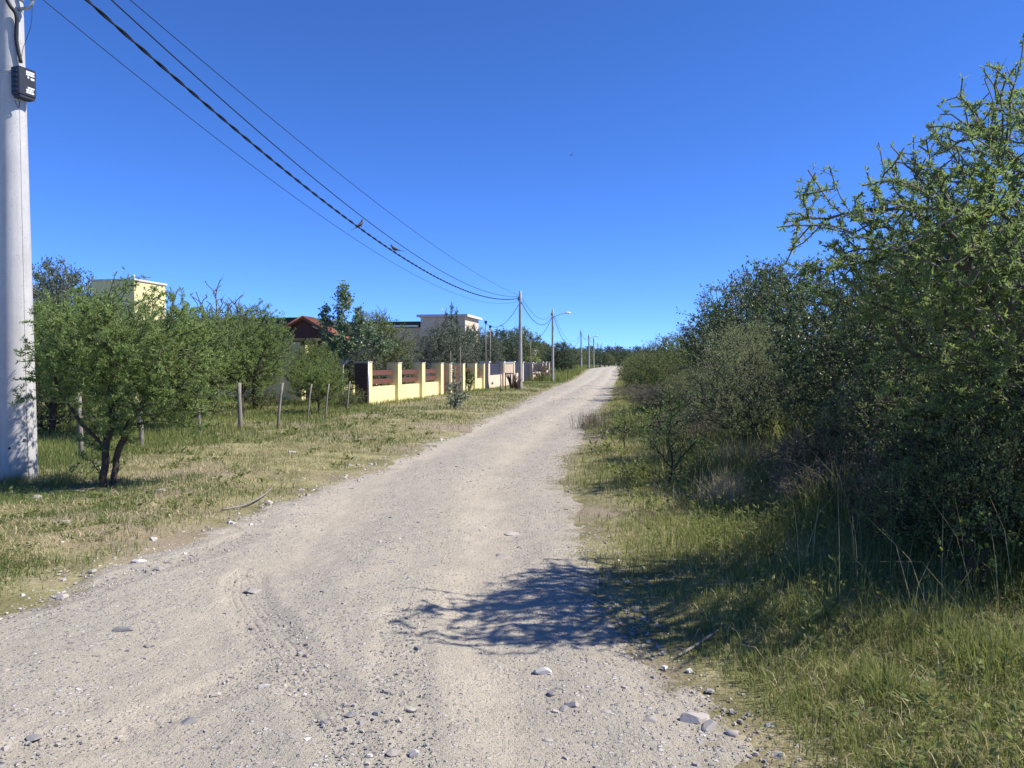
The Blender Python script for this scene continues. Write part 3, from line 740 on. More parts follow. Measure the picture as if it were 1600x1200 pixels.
# ------------------------------------------------------------------ wire fence of the empty lot
wf = thing('wire_fence', 'old wire fence on uneven wooden posts around the shaded lot', 'fence', (-7.2, 12.8, Hs(-7.2, 12.8)))
FP = [(124, 722, 613, .045, 0), (219, 702, 622, .05, 0), (310, 686, 615, .035, 0), (374, 676, 598, .062, 0), (431, 670, 598, .04, 11), (478, 660, 600, .032, 9), (506, 657, 600, .032, 8), (540, 647, 596, .035, 7)]
FT = []
for x, yb, yt, r, dx in FP:
    d = (CAM_H - .07) * FPX / (yb - HOR); X = (x - 800) / FPX * d; zb = Hs(X, d); h = zat(yt, d) - zb; lean = dx / FPX * d
    b = Vector((X - wf.location.x, d - wf.location.y, zb - wf.location.z)); tp = b + Vector((lean, 0, h))
    FT.append((b, tp))
    MB().tube([b - Vector((0, 0, .2)), b.lerp(tp, .35) + Vector((.012, 0, 0)), b.lerp(tp, .7) - Vector((.008, 0, 0)), tp], [r * .85, r * .78, r * .74, r * .66], 8).build('post', M['post_wood'], wf)
FT.insert(0, (FT[0][0] + Vector((-3.0, -4.2, 0)), FT[0][1] + Vector((-3.0, -4.2, 0))))
for f in (.35, .62, .9):
    for a, b in zip(FT, FT[1:]):
        u, v = a[0].lerp(a[1], f), b[0].lerp(b[1], f)
        MB().tube([u, u.lerp(v, .5) - Vector((0, 0, .03)), v], .002, 4).build('wire', M['dark_metal'], wf)

# ------------------------------------------------------------------ trees and shrubs
def loc_(w, b): return tuple(np.array(w) - np.array(b))
def rel(base, pts): return [tuple(np.array(p) - np.array(base)) for p in pts]

# big thorn tree leaning over the verge on the right
B = (4.35, 5.7, 0.3)
def vis(x, y, d): return ((x - 800) / FPX * d, d, zat(y, d))
big_tips = rel(B, [vis(1222, 342, 4.75), vis(1262, 258, 4.6), vis(1345, 320, 4.9), vis(1352, 262, 4.7), vis(1438, 212, 4.6), vis(1490, 150, 4.8), vis(1531, 105, 5.0), vis(1598, 66, 5.2),
    vis(1232, 385, 4.9), vis(1250, 300, 4.5), vis(1300, 290, 4.3), vis(1240, 425, 5.2), vis(1400, 235, 4.3), vis(1560, 200, 4.1), vis(1500, 330, 3.95), vis(1450, 300, 4.2), vis(1400, 380, 4.0), vis(1290, 345, 4.2), vis(1575, 130, 4.6)] + [vis(x, y, 4.25 + .9 * ((k * 37) % 10) / 10) for k, (x, y) in enumerate([(1212, 347), (1228, 330), (1240, 368), (1225, 402), (1258, 405), (1246, 446), (1268, 262), (1292, 252), (1318, 330), (1368, 218), (1345, 282), (1385, 250), (1428, 222), (1448, 190), (1478, 160), (1497, 120), (1528, 100), (1512, 175), (1556, 92), (1590, 52), (1602, 120), (1560, 150), (1322, 395), (1290, 420)])])
def plobe(x, y, d, r, n): return (loc_(vis(x, y, d), B), r, n)
big = tree_meshes('thorn_tree', 3,
    [[(0, 0, 0), (-.1, -.05, .5), (.05, -.1, 1.1), (.15, -.2, 1.9), (.2, -.3, 2.7), (.3, -.3, 3.2)], [(0.02, 0, 0), (-.35, -.2, .7), (-.75, -.45, 1.35), (-1.15, -.7, 1.75), (-1.5, -.85, 1.95)], [(0, .03, 0), (.5, .2, .6), (1.0, .3, 1.5)], [(-.05, -.1, 1.1), (-.4, -.45, 1.75), (-.9, -.7, 2.15), (-1.5, -.9, 2.32), (-2.2, -.95, 2.28)], [(.15, -.2, 1.9), (-.3, -.5, 2.45), (-.9, -.75, 2.72), (-1.6, -1.0, 2.74)], [(.2, -.3, 2.7), (-.1, -.5, 3.0), (-.6, -.7, 3.22)]],
    [plobe(1345, 350, 4.75, (.44, .5, .22), 34), plobe(1430, 310, 4.6, (.5, .55, .28), 60), plobe(1510, 250, 4.8, (.52, .6, .32), 80), plobe(1585, 185, 5.0, (.52, .6, .34), 110),
     plobe(1480, 400, 4.9, (.75, .8, .46), 230), plobe(1610, 300, 5.2, (.9, .9, .8), 480), plobe(1380, 440, 5.2, (.6, .6, .34), 120), plobe(1550, 560, 5.4, (.9, .8, .6), 380), plobe(1720, 450, 5.2, (1, 1, 1), 360), plobe(1560, 420, 4.3, (.55, .4, .5), 220), plobe(1480, 330, 4.2, (.5, .3, .3), 70), plobe(1650, 450, 4.15, (.6, .45, .6), 160), plobe(1800, 600, 4.4, (.7, .5, .7), 160), plobe(1760, 470, 4.0, (.6, .4, .55), 120)],
    'acacia', 'bark_grey', tips=big_tips, step=.12, wob=.3, r_trunk=.09, r_tip=.0026, per_m=260, ll=.036, lw=.0095, twigs=4, twig_len=.11, leaf_acc=30, leaf_off=.006, spread=.95, thin_out=.4, tuft=6)
plant('thorn_tree', 'thorn tree standing farther into the thicket behind the nearest large one', 'tree', (7.1, 7.0), big, R(-4), (1.05, 1.05, 1.0), z=.4)
plant('thorn_tree', 'large feathery thorn tree overhanging the verge on the right, nearest the camera', 'tree', B[:2], big, z=B[2])

# thorn tree with twin stems by the near pole
B = (-5.02, 9.4, Hs(-5.02, 9.4))
t1 = tree_meshes('thorn_tree', 5,
    [[(0, 0, 0), (.03, 0, .45), (.10, .02, .9), (.12, .03, 1.5), (.05, 0, 2.15)], [(.10, .05, 0), (.17, .06, .5), (.33, .05, .85), (.62, .0, 1.2), (.75, -.1, 1.6)], [(.04, 0, .5), (-.2, -.1, .8), (-.5, -.1, 1.3), (-.7, 0, 1.8)]],
    [((.22, 0, 1.92), (1.1, .95, .66), 520), ((-.38, -.1, 1.6), (.55, .55, .55), 120), ((.85, .0, 1.4), (.72, .6, .5), 260), ((.25, -.1, 1.05), (.5, .45, .4), 80), ((1.05, .1, .98), (.5, .5, .32), 90), ((-.1, .1, .55), (.5, .4, .2), 26)],
    'acacia', 'bark', tips=[(-1.02, -.1, 1.35), (-.95, -.15, 1.12), (-.75, 0, 1.95), (-.45, 0, 2.45), (.2, 0, 2.66), (.55, .1, 2.6), (-.2, 0, 2.55), (.95, 0, 2.45), (1.35, 0, 2.05), (1.5, .1, 1.6), (1.45, .1, 1.1)], step=.12, wob=.28, r_trunk=.044, r_tip=.0024, per_m=200, ll=.05, lw=.013, twigs=6, twig_len=.16, leaf_acc=25, leaf_off=.01, tuft=5)
plant('thorn_tree', 'feathery thorn tree with dark twin stems right beside the thick pole', 'tree', B[:2], t1)

# medium thorn trees of the lot (two variants)
def med(seed, leaf='acacia', keep=1.0, h=3.2, r=1.5, n=430, per_m=135, ll=.052, lw=.024):
    return tree_meshes('thorn_tree', seed, [[(0, 0, 0), (.06, 0, h * .22), (.0, .05, h * .45), (.12, 0, h * .75)], [(.03, 0, h * .2), (-.4, .1, h * .4), (-.7, .1, h * .62)], [(.03, 0, h * .25), (.45, -.1, h * .42), (.8, 0, h * .6)]],
        [((0, 0, h * .64), (r, r, h * .33), n), ((-.5 * r, .2, h * .55), (r * .6, r * .6, h * .22), n // 4), ((.5 * r, -.1, h * .52), (r * .6, r * .6, h * .24), n // 4), ((0, 0, h * .38), (r * .9, r * .9, h * .17), n // 3)],
        leaf, 'bark', step=.17, wob=.32, r_trunk=.06, r_tip=.004, per_m=per_m * keep, ll=ll * 1.35, lw=lw * .72, twigs=4, twig_len=.24, leaf_acc=12, leaf_off=.02, tuft=4)
mA, mB_ = med(21), med(22, 'acacia', 1.0, 2.8, 1.6)
mOl = med(23, 'olive', 1.0, 3.6, 1.7, 560, 95, .065, .032)
mDead = tree_meshes('bare_tree', 24, [[(0, 0, 0), (.05, 0, 1.2), (.1, .1, 2.6)], [(.03, 0, 1.0), (.6, 0, 2.2)], [(.03, 0, 1.1), (-.5, .1, 2.3)]], [((.0, 0, 3.4), (1.1, .9, 1.5), 120)], 'olive', 'bark_grey', step=.22, wob=.4, r_trunk=.07, r_tip=.009, per_m=14, ll=.06, lw=.025, twigs=3, twig_len=.28, bare_z=3.2)
G_lot = 'thorn trees in the fenced lot'
plant('thorn_tree', 'thorn tree behind the near pole with its dark trunk against a yellow wall', 'tree', (-9.75, 16.2), mA, R(40), 1.0, G_lot)
plant('thorn_tree', 'bright thorn tree behind the wire fence, right of the twin stemmed one', 'tree', (-7.55, 17.6), mB_, R(110), (1.05, 1.05, 1.12), G_lot)
plant('thorn_tree', 'thorn tree over the thick fence post', 'tree', (-7.85, 22.4), mA, R(200), (1.0, 1.0, 1.12), G_lot)
plant('thorn_tree', 'thorn tree hiding the yellow tank tower of the house', 'tree', (-11.0, 20.5), mB_, R(10), (1.1, 1.1, 1.32), G_lot)
plant('thorn_tree', 'spreading thorn tree left of the red tiled porch', 'tree', (-8.75, 26.0), mA, R(300), (.95, .95, 1.1), G_lot)
plant('thorn_tree', 'low arching thorn bush left of the yellow wall end', 'tree', (-5.95, 23.6), mB_, R(75), (.62, .62, .66), G_lot)
plant('thorn_tree', 'thorn tree farther back left of the porch', 'tree', (-11.0, 27.0), mOl, R(160), (1.0, 1.0, .95), G_lot)
plant('thorn_tree', 'shaded thorn tree at the left rear of the lot', 'tree', (-14.6, 25.0), mOl, R(20), (.95, .95, .85), G_lot)
plant('thorn_tree', 'slim thorn tree between the second and third fence posts', 'tree', (-8.0, 15.4), mB_, R(250), (.7, .7, .98), G_lot)
plant('thorn_tree', 'slim thorn tree left of the spreading one by the porch', 'tree', (-9.2, 22.8), mB_, R(330), (.8, .8, 1.2), G_lot)
plant('thorn_tree', 'small feathery thorn tree before the porch and beside the poplar trunk', 'tree', (-7.25, 28.0), mB_, R(190), (.62, .62, .92), G_lot)
plant('bare_tree', 'leafless twiggy treetop standing above the lot trees', 'tree', (-11.25, 29.3), mDead, R(30), (1.0, 1.0, 1.0))
plant('bare_tree', 'smaller half bare treetop left of the porch gable', 'tree', (-9.9, 28.0), mDead, R(140), (.9, .9, .86))
plant('bare_tree', 'thin bare crown poking above the trees behind the wall', 'tree', (-6.7, 39.5), mDead, R(250), (.8, .8, .95))
# ragged undergrowth along the wire fence
mLow = tree_meshes('shrub', 26, [[(0, 0, 0), (.05, 0, .25)], [(0, 0, 0), (-.25, .1, .3)], [(0, 0, 0), (.25, -.1, .35)]], [((0, 0, .42), (.75, .6, .36), 260)], 'olive', 'bark', step=.12, r_trunk=.025, r_tip=.004, per_m=70, ll=.055, lw=.025, leaf_acc=6, leaf_off=.03)
for lab, xy, rz_, s in (('low shrub at the foot of the young poplar', (-5.9, 27.4), 0, (1.1, 1, 1.1)), ('low shrub in front of the bare end of the yellow wall', (-5.75, 26.4), 2, (.8, .8, .9)), ('low shrub under the lot trees behind the leaning posts', (-8.6, 26.0), 4, (1.2, 1.2, 1)), ('dark low shrub behind the near pole', (-10.6, 17.5), 1, (1.3, 1, 1.1)), ('low shrub in the shade behind the second fence post', (-8.9, 21.5), 3, (1.2, 1, .7))):
    plant('shrub', lab, 'shrub', xy, mLow, rz_, s, 'low shrubs in the lot')

# young poplar
pop = tree_meshes('poplar', 31, [[(0, 0, 0), (.03, 0, 1.6), (0, .03, 3.2), (.02, 0, 4.7)], [(.03, 0, 1.5), (.35, 0, 1.9), (.6, 0, 2.9), (.62, 0, 3.7)], [(.03, 0, 1.7), (-.5, 0, 2.4), (-.66, 0, 3.75)], [(.03, 0, 1.55), (.8, .1, 2.1), (1.15, .1, 3.0)]],
    [((.02, 0, 3.75), (.40, .40, 1.1), 220), ((-.62, 0, 3.1), (.34, .3, .75), 100), ((.68, 0, 3.1), (.36, .3, .8), 120), ((1.2, .1, 2.5), (.42, .3, .6), 70), ((.1, 0, 2.4), (1.0, .6, .6), 150), ((1.6, .1, 2.3), (.4, .3, .4), 50)],
    'poplar', 'bark_white', step=.16, r_trunk=.05, r_tip=.006, per_m=55, ll=.09, lw=.08, leaf_acc=6, leaf_off=.05, spread=1.2, droop=.5, twigs=3, twig_len=.15)
plant('poplar_tree', 'young poplar with a slender white trunk and upright glossy crown', 'tree', (-6.55, 29.6), pop)

# broad trees beyond the wall
def broad(seed, leaf, h=4.2, r=2.3, n=900, per_m=42, ll=.10, lw=.05, low=.3):
    return tree_meshes('broad_tree', seed, [[(0, 0, 0), (.05, 0, h * .3), (0, 0, h * .6)], [(0, 0, h * .2), (-.8, 0, h * .5)], [(0, 0, h * .2), (.9, .1, h * .5)], [(0, 0, h * .25), (0, -.8, h * .55)]],
        [((0, 0, h * .58), (r, r, h * .42), n), ((-r * .5, -.3, h * .45), (r * .6, r * .6, h * .32), n // 4), ((r * .5, -.3, h * .42), (r * .6, r * .6, h * .32), n // 4), ((.1, 0, h * .8), (r * .45, r * .45, h * .24), n // 5)],
        leaf, 'bark_grey', step=.24, wob=.3, r_trunk=.12, r_tip=.007, per_m=per_m, ll=ll, lw=lw, leaf_acc=9, leaf_off=.06, twigs=2.5, twig_len=.3)
bGrey, bOl, bFar = broad(41, 'grey_green'), broad(42, 'olive'), broad(43, 'far', 5.0, 2.6, 620, 34, .15, .08)
G_b = 'trees behind the garden walls'
plant('broad_tree', 'olive green bushy tree between the poplar and the wide grey green tree', 'tree', (-6.6, 36.5), bOl, R(20), (.95, .95, .95), G_b)
plant('broad_tree', 'wide grey green tree spreading behind the middle of the yellow wall', 'tree', (-4.45, 52.0), bGrey, R(80), (1.38, 1.1, 1.06), G_b)
plant('broad_tree', 'dark tree filling the gap behind the first yellow pillars', 'tree', (-7.6, 34.0), bGrey, R(10), (.8, .8, .78), G_b)
plant('broad_tree', 'grey green tree at the right end of the yellow wall', 'tree', (-3.1, 62.5), bGrey, R(190), (1.1, 1.1, 1.12), G_b)
plant('broad_tree', 'green tree above the beige wall left of the plain pole', 'tree', (-1.4, 80.0), bFar, R(30), (1.15, 1.15, 1.04), G_b)
plant('broad_tree', 'green tree right behind the plain pole', 'tree', (.9, 88.0), bOl, R(100), (1.35, 1.35, 1.36), G_b)
plant('broad_tree', 'bushy tree between the plain pole and lamp pole', 'tree', (3.5, 106.0), bFar, R(200), (1.2, 1.2, .86), G_b)
plant('broad_tree', 'low tree just left of the lamp pole', 'tree', (4.9, 112.0), bOl, R(300), (1.0, 1.0, .95), G_b)
plant('broad_tree', 'round dark roadside tree right of the lamp pole', 'tree', (6.15, 95.0), bFar, R(60), (.95, .95, .82), G_b)
plant('broad_tree', 'tall dark tree behind the yellow tank tower', 'tree', (-23.2, 39.0), bGrey, R(130), (1.3, 1.3, 1.62), G_b)
plant('broad_tree', 'dark tree filling the space behind the near pole', 'tree', (-21.0, 31.0), bOl, R(30), (1.1, 1.1, .95), G_b)
# narrow conifers behind the beige house front
con = tree_meshes('conifer', 51, [[(0, 0, 0), (0, 0, 3), (0, 0, 7.1)]], [((0, 0, 1.6), (.75, .75, 1.4), 130), ((0, 0, 3.6), (.6, .6, 1.5), 130), ((0, 0, 5.6), (.33, .33, 1.4), 90)], 'grey_green', 'bark', step=.25, r_trunk=.1, r_tip=.01, per_m=40, ll=.16, lw=.05, leaf_acc=8, up=.8, spread=.5, leaf_off=.05)
for lab, x, s in (('narrow conifer tip over the beige house roof, tallest of three', 705.5, 1.0), ('narrow conifer tip left of the tallest one at the beige house', 697, .91), ('narrow conifer tip right of the tallest one at the beige house', 714, .93)):
    d = 67.5; plant('conifer', lab, 'tree', ((x - 800) / FPX * d, d), con, x, (s * .8, s * .8, s), 'conifers before the beige house')

# yellowing palm fronds behind the gate
pm = MB(); X, d = px(827, None, 84.0)
plm = thing('palm', 'small palm with yellowing drooping fronds behind the beige gate', 'palm', (X - .2, d, Hs(X, d)))
MB().tube([(0, 0, -.2), (.05, 0, 1.2), (0, 0, 2.2)], [.16, .12, .10], 8).build('trunk', M['bark'], plm)
g_ = np.random.default_rng(8)
for k in range(11):
    a = 2 * math.pi * k / 11 + .2; Lf = 1.7; V = []; p_prev = None
    ts = np.linspace(0, 1, 16); cx = np.stack([np.cos(a) * Lf * ts, np.sin(a) * Lf * ts, 2.15 + 1.2 * ts - 1.9 * ts ** 2], 1)
    pp = np.repeat(cx, 2, 0); side = np.tile([1, -1], 16)[:, None] * np.array([[-math.sin(a), math.cos(a), 0]]) + np.array([[math.cos(a) * .5, math.sin(a) * .5, -.3]])
    V, F = leaves(g_, pp, side, .5, .07, .08, 0)
    obj('frond', mesh_np('frond', V, F, M['lime_leaf'] if k % 3 else M['olive'], {'tint': np.repeat(g_.random(len(pp)), 4)}), plm)

# spiky plants at the foot of the plain pole, and the dark bush with stalk
def spiky(name, label, xy, n, h, mat, seed):
    g = np.random.default_rng(seed); t = thing(name, label, 'plant', (xy[0], xy[1], Hs(*xy)), 0)
    m = MB()
    for k in range(n):
        a = g.uniform(0, 6.28); l = g.uniform(.3, 1.0); w = .05
        e = Vector((math.cos(a) * l * .45 * h, math.sin(a) * l * .45 * h, h * g.uniform(.6, 1.0)))
        m.tube([(0.08 * math.cos(a), .08 * math.sin(a), -.05), e * .5 + Vector((0, 0, .08)), e], [w, w * .8, .006], 4)
    m.build('spike_leaf', M[mat], t); tag(t.children[0], kind='stuff'); return t
spiky('agave_plant', 'spiky dark plant between the notice board and plain pole', (.02, 49.3), 26, 1.1, 'dark_brick', 4)
spiky('agave_plant', 'smaller spiky plant touching the base of the plain pole', (.30, 47.8), 18, .8, 'dark_brick', 6)
dk = tree_meshes('shrub', 61, [[(0, 0, 0), (0, 0, .5)], [(0, 0, 0), (.3, 0, .6)]], [((0, 0, .85), (.95, .8, .75), 260)], 'dry_brush', 'bark', step=.15, r_trunk=.04, r_tip=.008, per_m=60, ll=.1, lw=.03, leaf_acc=6, leaf_off=.04, up=.6)
plant('shrub', 'dark reddish bush in front of the beige gate end', 'shrub', (2.85, 71.5), dk, 0, (1.1, 1.1, 1.2))
sap = tree_meshes('sapling', 62, [[(0, 0, 0), (.02, 0, .4), (0, 0, 1.0), (-.05, 0, 1.75)], [(0, 0, .1), (.15, 0, .5), (.25, 0, 1.2)], [(0, 0, .1), (-.15, .05, .5), (-.28, 0, .9)]],
    [((0, 0, .35), (.32, .32, .3), 40), ((.0, 0, .8), (.28, .28, .4), 40), ((.35, 0, .5), (.25, .2, .2), 16), ((-.08, 0, 1.3), (.12, .12, .4), 14)], 'pale_leaf', 'bark_grey', step=.12, r_trunk=.025, r_tip=.005, per_m=42, ll=.11, lw=.05, leaf_acc=5, leaf_off=.03, up=.5)
st_ = plant('oleander_shrub', 'young pale leaved shrub tied to two thin stakes on the lawn before the yellow wall', 'shrub', (-1.98, 26.4), sap)
for x, h in ((-.14, 2.05), (.19, 2.2)): MB().tube([(x, .05, -.1), (x + .01, .05, h)], .011, 6).build('stake', M['post_wood'], st_)
hed = tree_meshes('shrub', 63, [[(0, 0, 0), (0, 0, .6)]], [((0, 0, .55), (.33, .33, .55), 120)], 'glossy', 'bark', step=.14, r_trunk=.03, r_tip=.006, per_m=70, ll=.08, lw=.045, leaf_acc=6, leaf_off=.03)
plant('shrub', 'narrow green bush growing against the yellow gate pillar', 'shrub', (-2.45, 43.6), hed, 0, (1.1, 1.1, 1.25))

# --- right hand thicket
shA = tree_meshes('shrub', 71, [[(0, 0, 0), (.1, 0, .7), (0, 0, 1.4)], [(0, 0, 0), (-.6, 0, .8)], [(0, 0, 0), (.6, .1, .9)], [(0, 0, .1), (0, -.6, .9)]],
    [((0, 0, 1.55), (1.45, 1.3, 1.25), 1000), ((-.5, -.2, 1.0), (1.0, .9, .8), 300), ((.5, 0, 2.3), (.7, .7, .55), 180)], 'glossy', 'bark_grey', step=.15, wob=.3, r_trunk=.06, r_tip=.004, per_m=62, ll=.055, lw=.03, twigs=4, twig_len=.2, leaf_acc=8, leaf_off=.03)
shB = tree_meshes('shrub', 72, [[(0, 0, 0), (.1, 0, .6)], [(0, 0, 0), (-.5, 0, .7)], [(0, 0, 0), (.5, .1, .8)], [(0, 0, 0), (.1, -.5, .7)]],
    [((0, 0, 1.05), (1.2, 1.1, .9), 800), ((-.4, -.2, .6), (1.0, .9, .5), 250)], 'dusty', 'bark_grey', step=.13, wob=.35, r_trunk=.04, r_tip=.0035, per_m=100, ll=.036, lw=.015, twigs=6, twig_len=.2, leaf_acc=8, leaf_off=.02)
shC = tree_meshes('shrub', 73, [[(0, 0, 0), (.1, 0, .6), (0, 0, 1.1)], [(0, 0, 0), (-.7, 0, .7)], [(0, 0, 0), (.7, .1, .8)]],
    [((0, 0, 1.1), (1.6, 1.4, .95), 800), ((-.6, -.2, .7), (1.2, 1.1, .6), 300)], 'acacia_dark', 'bark', step=.17, wob=.3, r_trunk=.05, r_tip=.005, per_m=60, ll=.06, lw=.024, twigs=4, twig_len=.22, leaf_acc=8, leaf_off=.03)
brush = tree_meshes('brush', 74, [[(0, 0, 0), (.1, 0, .3)], [(0, 0, 0), (-.4, 0, .35)], [(0, 0, 0), (.4, .1, .35)], [(0, 0, 0), (0, -.4, .3)]], [((0, 0, .45), (1.0, .9, .45), 600)], 'dry_brush', 'bark_grey', step=.12, wob=.5, r_trunk=.02, r_tip=.003, per_m=45, ll=.035, lw=.009, twigs=10, twig_len=.25, leaf_acc=8, leaf_off=.02)
thin = tree_meshes('sapling', 75, [[(0, 0, 0), (.03, 0, .3), (-.02, 0, .6), (.03, 0, .95)], [(.02, 0, .2), (.25, 0, .5)], [(.02, 0, .25), (-.22, 0, .55)]], [((0, 0, .65), (.48, .4, .36), 90)], 'acacia', 'bark', step=.09, wob=.3, r_trunk=.014, r_tip=.0025, per_m=70, ll=.034, lw=.013, twigs=5, twig_len=.1, leaf_acc=6)
G_r = 'shrubs of the roadside thicket'
for lab, xy, me, rz_, s in (
    ('glossy dark green shrub directly behind the big thorn tree', (4.35, 9.3), shA, 20, (.95, .95, .95)),
    ('dark shrub under the right edge of the big thorn tree', (6.1, 8.0), shA, 140, (1.1, 1.0, .9)),
    ('dark leafy shrub deep in the thicket behind the glossy one', (6.6, 12.0), shA, 250, (1.2, 1.2, 1.25)),
    ('tall dark leafy bush with ragged top against the sky, mid thicket', (5.9, 17.0), shA, 75, (1.3, 1.3, 1.28)),
    ('dark leafy bush with a branch tip reaching left over the road side', (7.0, 23.0), shA, 310, (1.4, 1.4, 1.42)),
    ('dusty grey twiggy bush in front of the tall dark bushes', (3.65, 11.6), shB, 10, (1.0, 1.0, 1.02)),
    ('dusty grey bush farther back beside the dark leafy bush', (4.9, 15.0), shB, 130, (1.05, 1.05, 1.1)),
    ('low dusty bush beside the grey dry brush', (4.9, 20.0), shB, 220, (.9, .9, .62)),
    ('light green spreading bush nearest the road bend on the right', (6.35, 34.0), shC, 40, (1.05, 1.2, 1.0)),
    ('light green bush just behind the spreading one by the road', (8.1, 40.0), shC, 160, (1.3, 1.3, 1.4)),
    ('green bush on the right where the road narrows away', (8.6, 51.0), shC, 260, (1.15, 1.3, 1.12)),
    ('taller green bush rising above the roadside bushes', (11.0, 47.0), shC, 80, (1.6, 1.6, 1.75)),
    ('rounded green bush behind the light green ones', (9.4, 31.0), shC, 10, (1.5, 1.5, 1.75)),
    ('far green bush hiding the end of the road', (13.6, 80.0), shC, 200, (1.3, 1.6, 1.25)),
    ('far bush beyond the narrow part of the road', (16.2, 95.0), shC, 300, (1.5, 1.5, 1.3)),
    ('dark bush filling the back of the thicket on the far right', (9.5, 14.0), shA, 190, (1.4, 1.3, 1.4)),
    ('dark bush at the back of the thicket between two taller ones', (10.0, 20.0), shA, 15, (1.5, 1.5, 1.3)),
    ('dark bush behind the big thorn tree at the picture edge', (7.6, 10.2), shA, 95, (1.2, 1.2, 1.3)),
    ('shaded low bush under the big thorn tree', (4.9, 6.9), shC, 45, (.8, .8, .85)),
    ('shaded low bush at the right picture edge under the thorn tree', (5.6, 5.9), shC, 170, (.8, .8, .9)),
    ('shaded bush in the tangle below the thorn tree limbs', (3.75, 6.25), shC, 100, (.6, .6, .7)),
    ('dark bush behind the tangle below the thorn tree limbs', (4.55, 7.9), shA, 210, (.85, .85, .8)),
    ('shaded weedy bush at the right picture edge nearest the camera', (3.45, 4.95), shC, 20, (.45, .45, .55)),
    ('low weedy bush in the shade beside the lime green seedling', (2.95, 5.3), shC, 260, (.36, .36, .38)),
    ('shaded twiggy bush left of the thorn tree trunk', (3.9, 7.6), shB, 75, (.75, .75, .7))):
    plant('shrub', lab, 'shrub', xy, me, R(rz_), s, G_r, .06)
G_d = 'dry grey brush along the right verge'
for lab, xy, rz_, s in (
    ('grey dry brush at the foot of the light green bush', (5.0, 27.0), 0, (1.2, 1.4, .9)),
    ('grey dry brush in front of the low dusty bush', (4.5, 22.5), 1, (1.0, 1.2, .8)),
    ('tangle of dry brush beside the grey twiggy bush', (3.1, 13.4), 2, (.8, .8, .8)),
    ('shaded dry brush on the bank below the glossy shrub', (3.55, 8.6), 3, (.8, .7, .7)),
    ('dark dead brush in the deep shade under the thorn tree', (3.6, 6.6), 4, (.8, .7, .8)),
    ('dead brush on the bank at the front of the deep shade', (3.15, 5.75), 6, (.62, .6, .62)),
    ('tangled dead brush at the right picture edge', (3.75, 5.5), 7, (.7, .6, .85)),
    ('shaded dry brush between the bunchgrass and thicket', (3.0, 7.4), 8, (.62, .6, .55)),
    ('dry brush at the bushes where the road bends away', (6.0, 37.5), 5, (1.0, 1.6, .7))):
    plant('dry_brush', lab, 'brush', xy, brush, rz_, s, G_d, .04)
plant('sapling', 'small thin thorn sapling alone in the sunny grass', 'sapling', (1.98, 9.6), thin, 0, 1.05)
plant('sapling', 'thorn sapling in the grass behind the small thin one', 'sapling', (2.5, 12.2), thin, 2, 1.25)
plant('sapling', 'spindly thorn sapling near the road edge farther along', 'sapling', (2.0, 13.6), thin, 4, .9)
lime = tree_meshes('sapling', 76, [[(0, 0, 0), (.03, 0, .2), (0, 0, .42)], [(0, 0, .05), (-.12, 0, .25)], [(0, 0, .05), (.12, 0, .22)]], [((0, 0, .28), (.18, .15, .2), 36)], 'lime_leaf', 'bark', step=.06, r_trunk=.008, r_tip=.002, per_m=60, ll=.038, lw=.024, leaf_acc=6, leaf_off=.008)
plant('sapling', 'bright lime green seedling in the shade at lower right', 'sapling', (2.72, 4.55), lime, 0, 1.15)

# --- far wood beyond the end of the road
G_f = 'trees on the far horizon'
fr = np.random.default_rng(77)
far_labels = ['far tree at the left of the road end, beside the last pale pole', 'far tree behind the distant lamp poles', 'far dark tree directly behind the lone crossarm pole', 'far tree between the row of poles and lone pole', 'far tree right of the lone crossarm pole', 'far flat topped tree right of the road end', 'far low tree above the right hand bushes']
far_spots = [(936, 185, 1.0, .95), (922, 165, 1.1, .95), (966, 330, 2.4, 1.75), (951, 260, 1.5, 1.4), (978, 340, 2.0, 1.5), (996, 340, 1.6, 1.75), (1012, 310, 1.8, 1.5)]
for lab, (x, d, s, sz) in zip(far_labels, far_spots):
    plant('far_tree', lab, 'tree', ((x - 800) / FPX * d, d), bFar, x, (s, s, sz), G_f)
for x, d, s, sz, lab in ((898, 135, 1.0, .85, 'far tree behind the slim pole'), (908, 150, 1.1, .95, 'far tree between the slim pole and distant lamp pole'), (890, 120, .9, .8, 'far low tree right of the round roadside tree'), (945, 215, 1.2, 1.0, 'far tree just right of the last pale pole')):
    plant('far_tree', lab, 'tree', ((x - 800) / FPX * d, d), bOl, x, (s, s, sz), G_f)
cyp = plant('cypress', 'far narrow dark cypress right of the road end', 'tree', ((984 - 800) / FPX * 290, 290), con, 0, (1.6, 1.6, 1.05))
# unbroken wood along the horizon, too far to count
hz = np.random.default_rng(5); nL = 42000
hx_ = hz.uniform(-420, 520, nL); hy_ = hz.uniform(420, 470, nL); top = 4.5 + 5.5 * fbm(hx_, hx_ * 0, .045, 3, 9)
hp = np.stack([hx_, hy_, .9 + top * hz.random(nL) ** .6], 1)
V, F = leaves(hz, hp, np.zeros((nL, 3)), 2.4, 1.5, 1, .2)
tag(obj('far_woodland', mesh_np('far_woodland', V, F, M['far'], {'tint': np.repeat(np.clip(hz.normal(.4, .25, nL), 0, 1), 4)})), 'dark far off woodland along the horizon', 'woodland', kind='stuff')

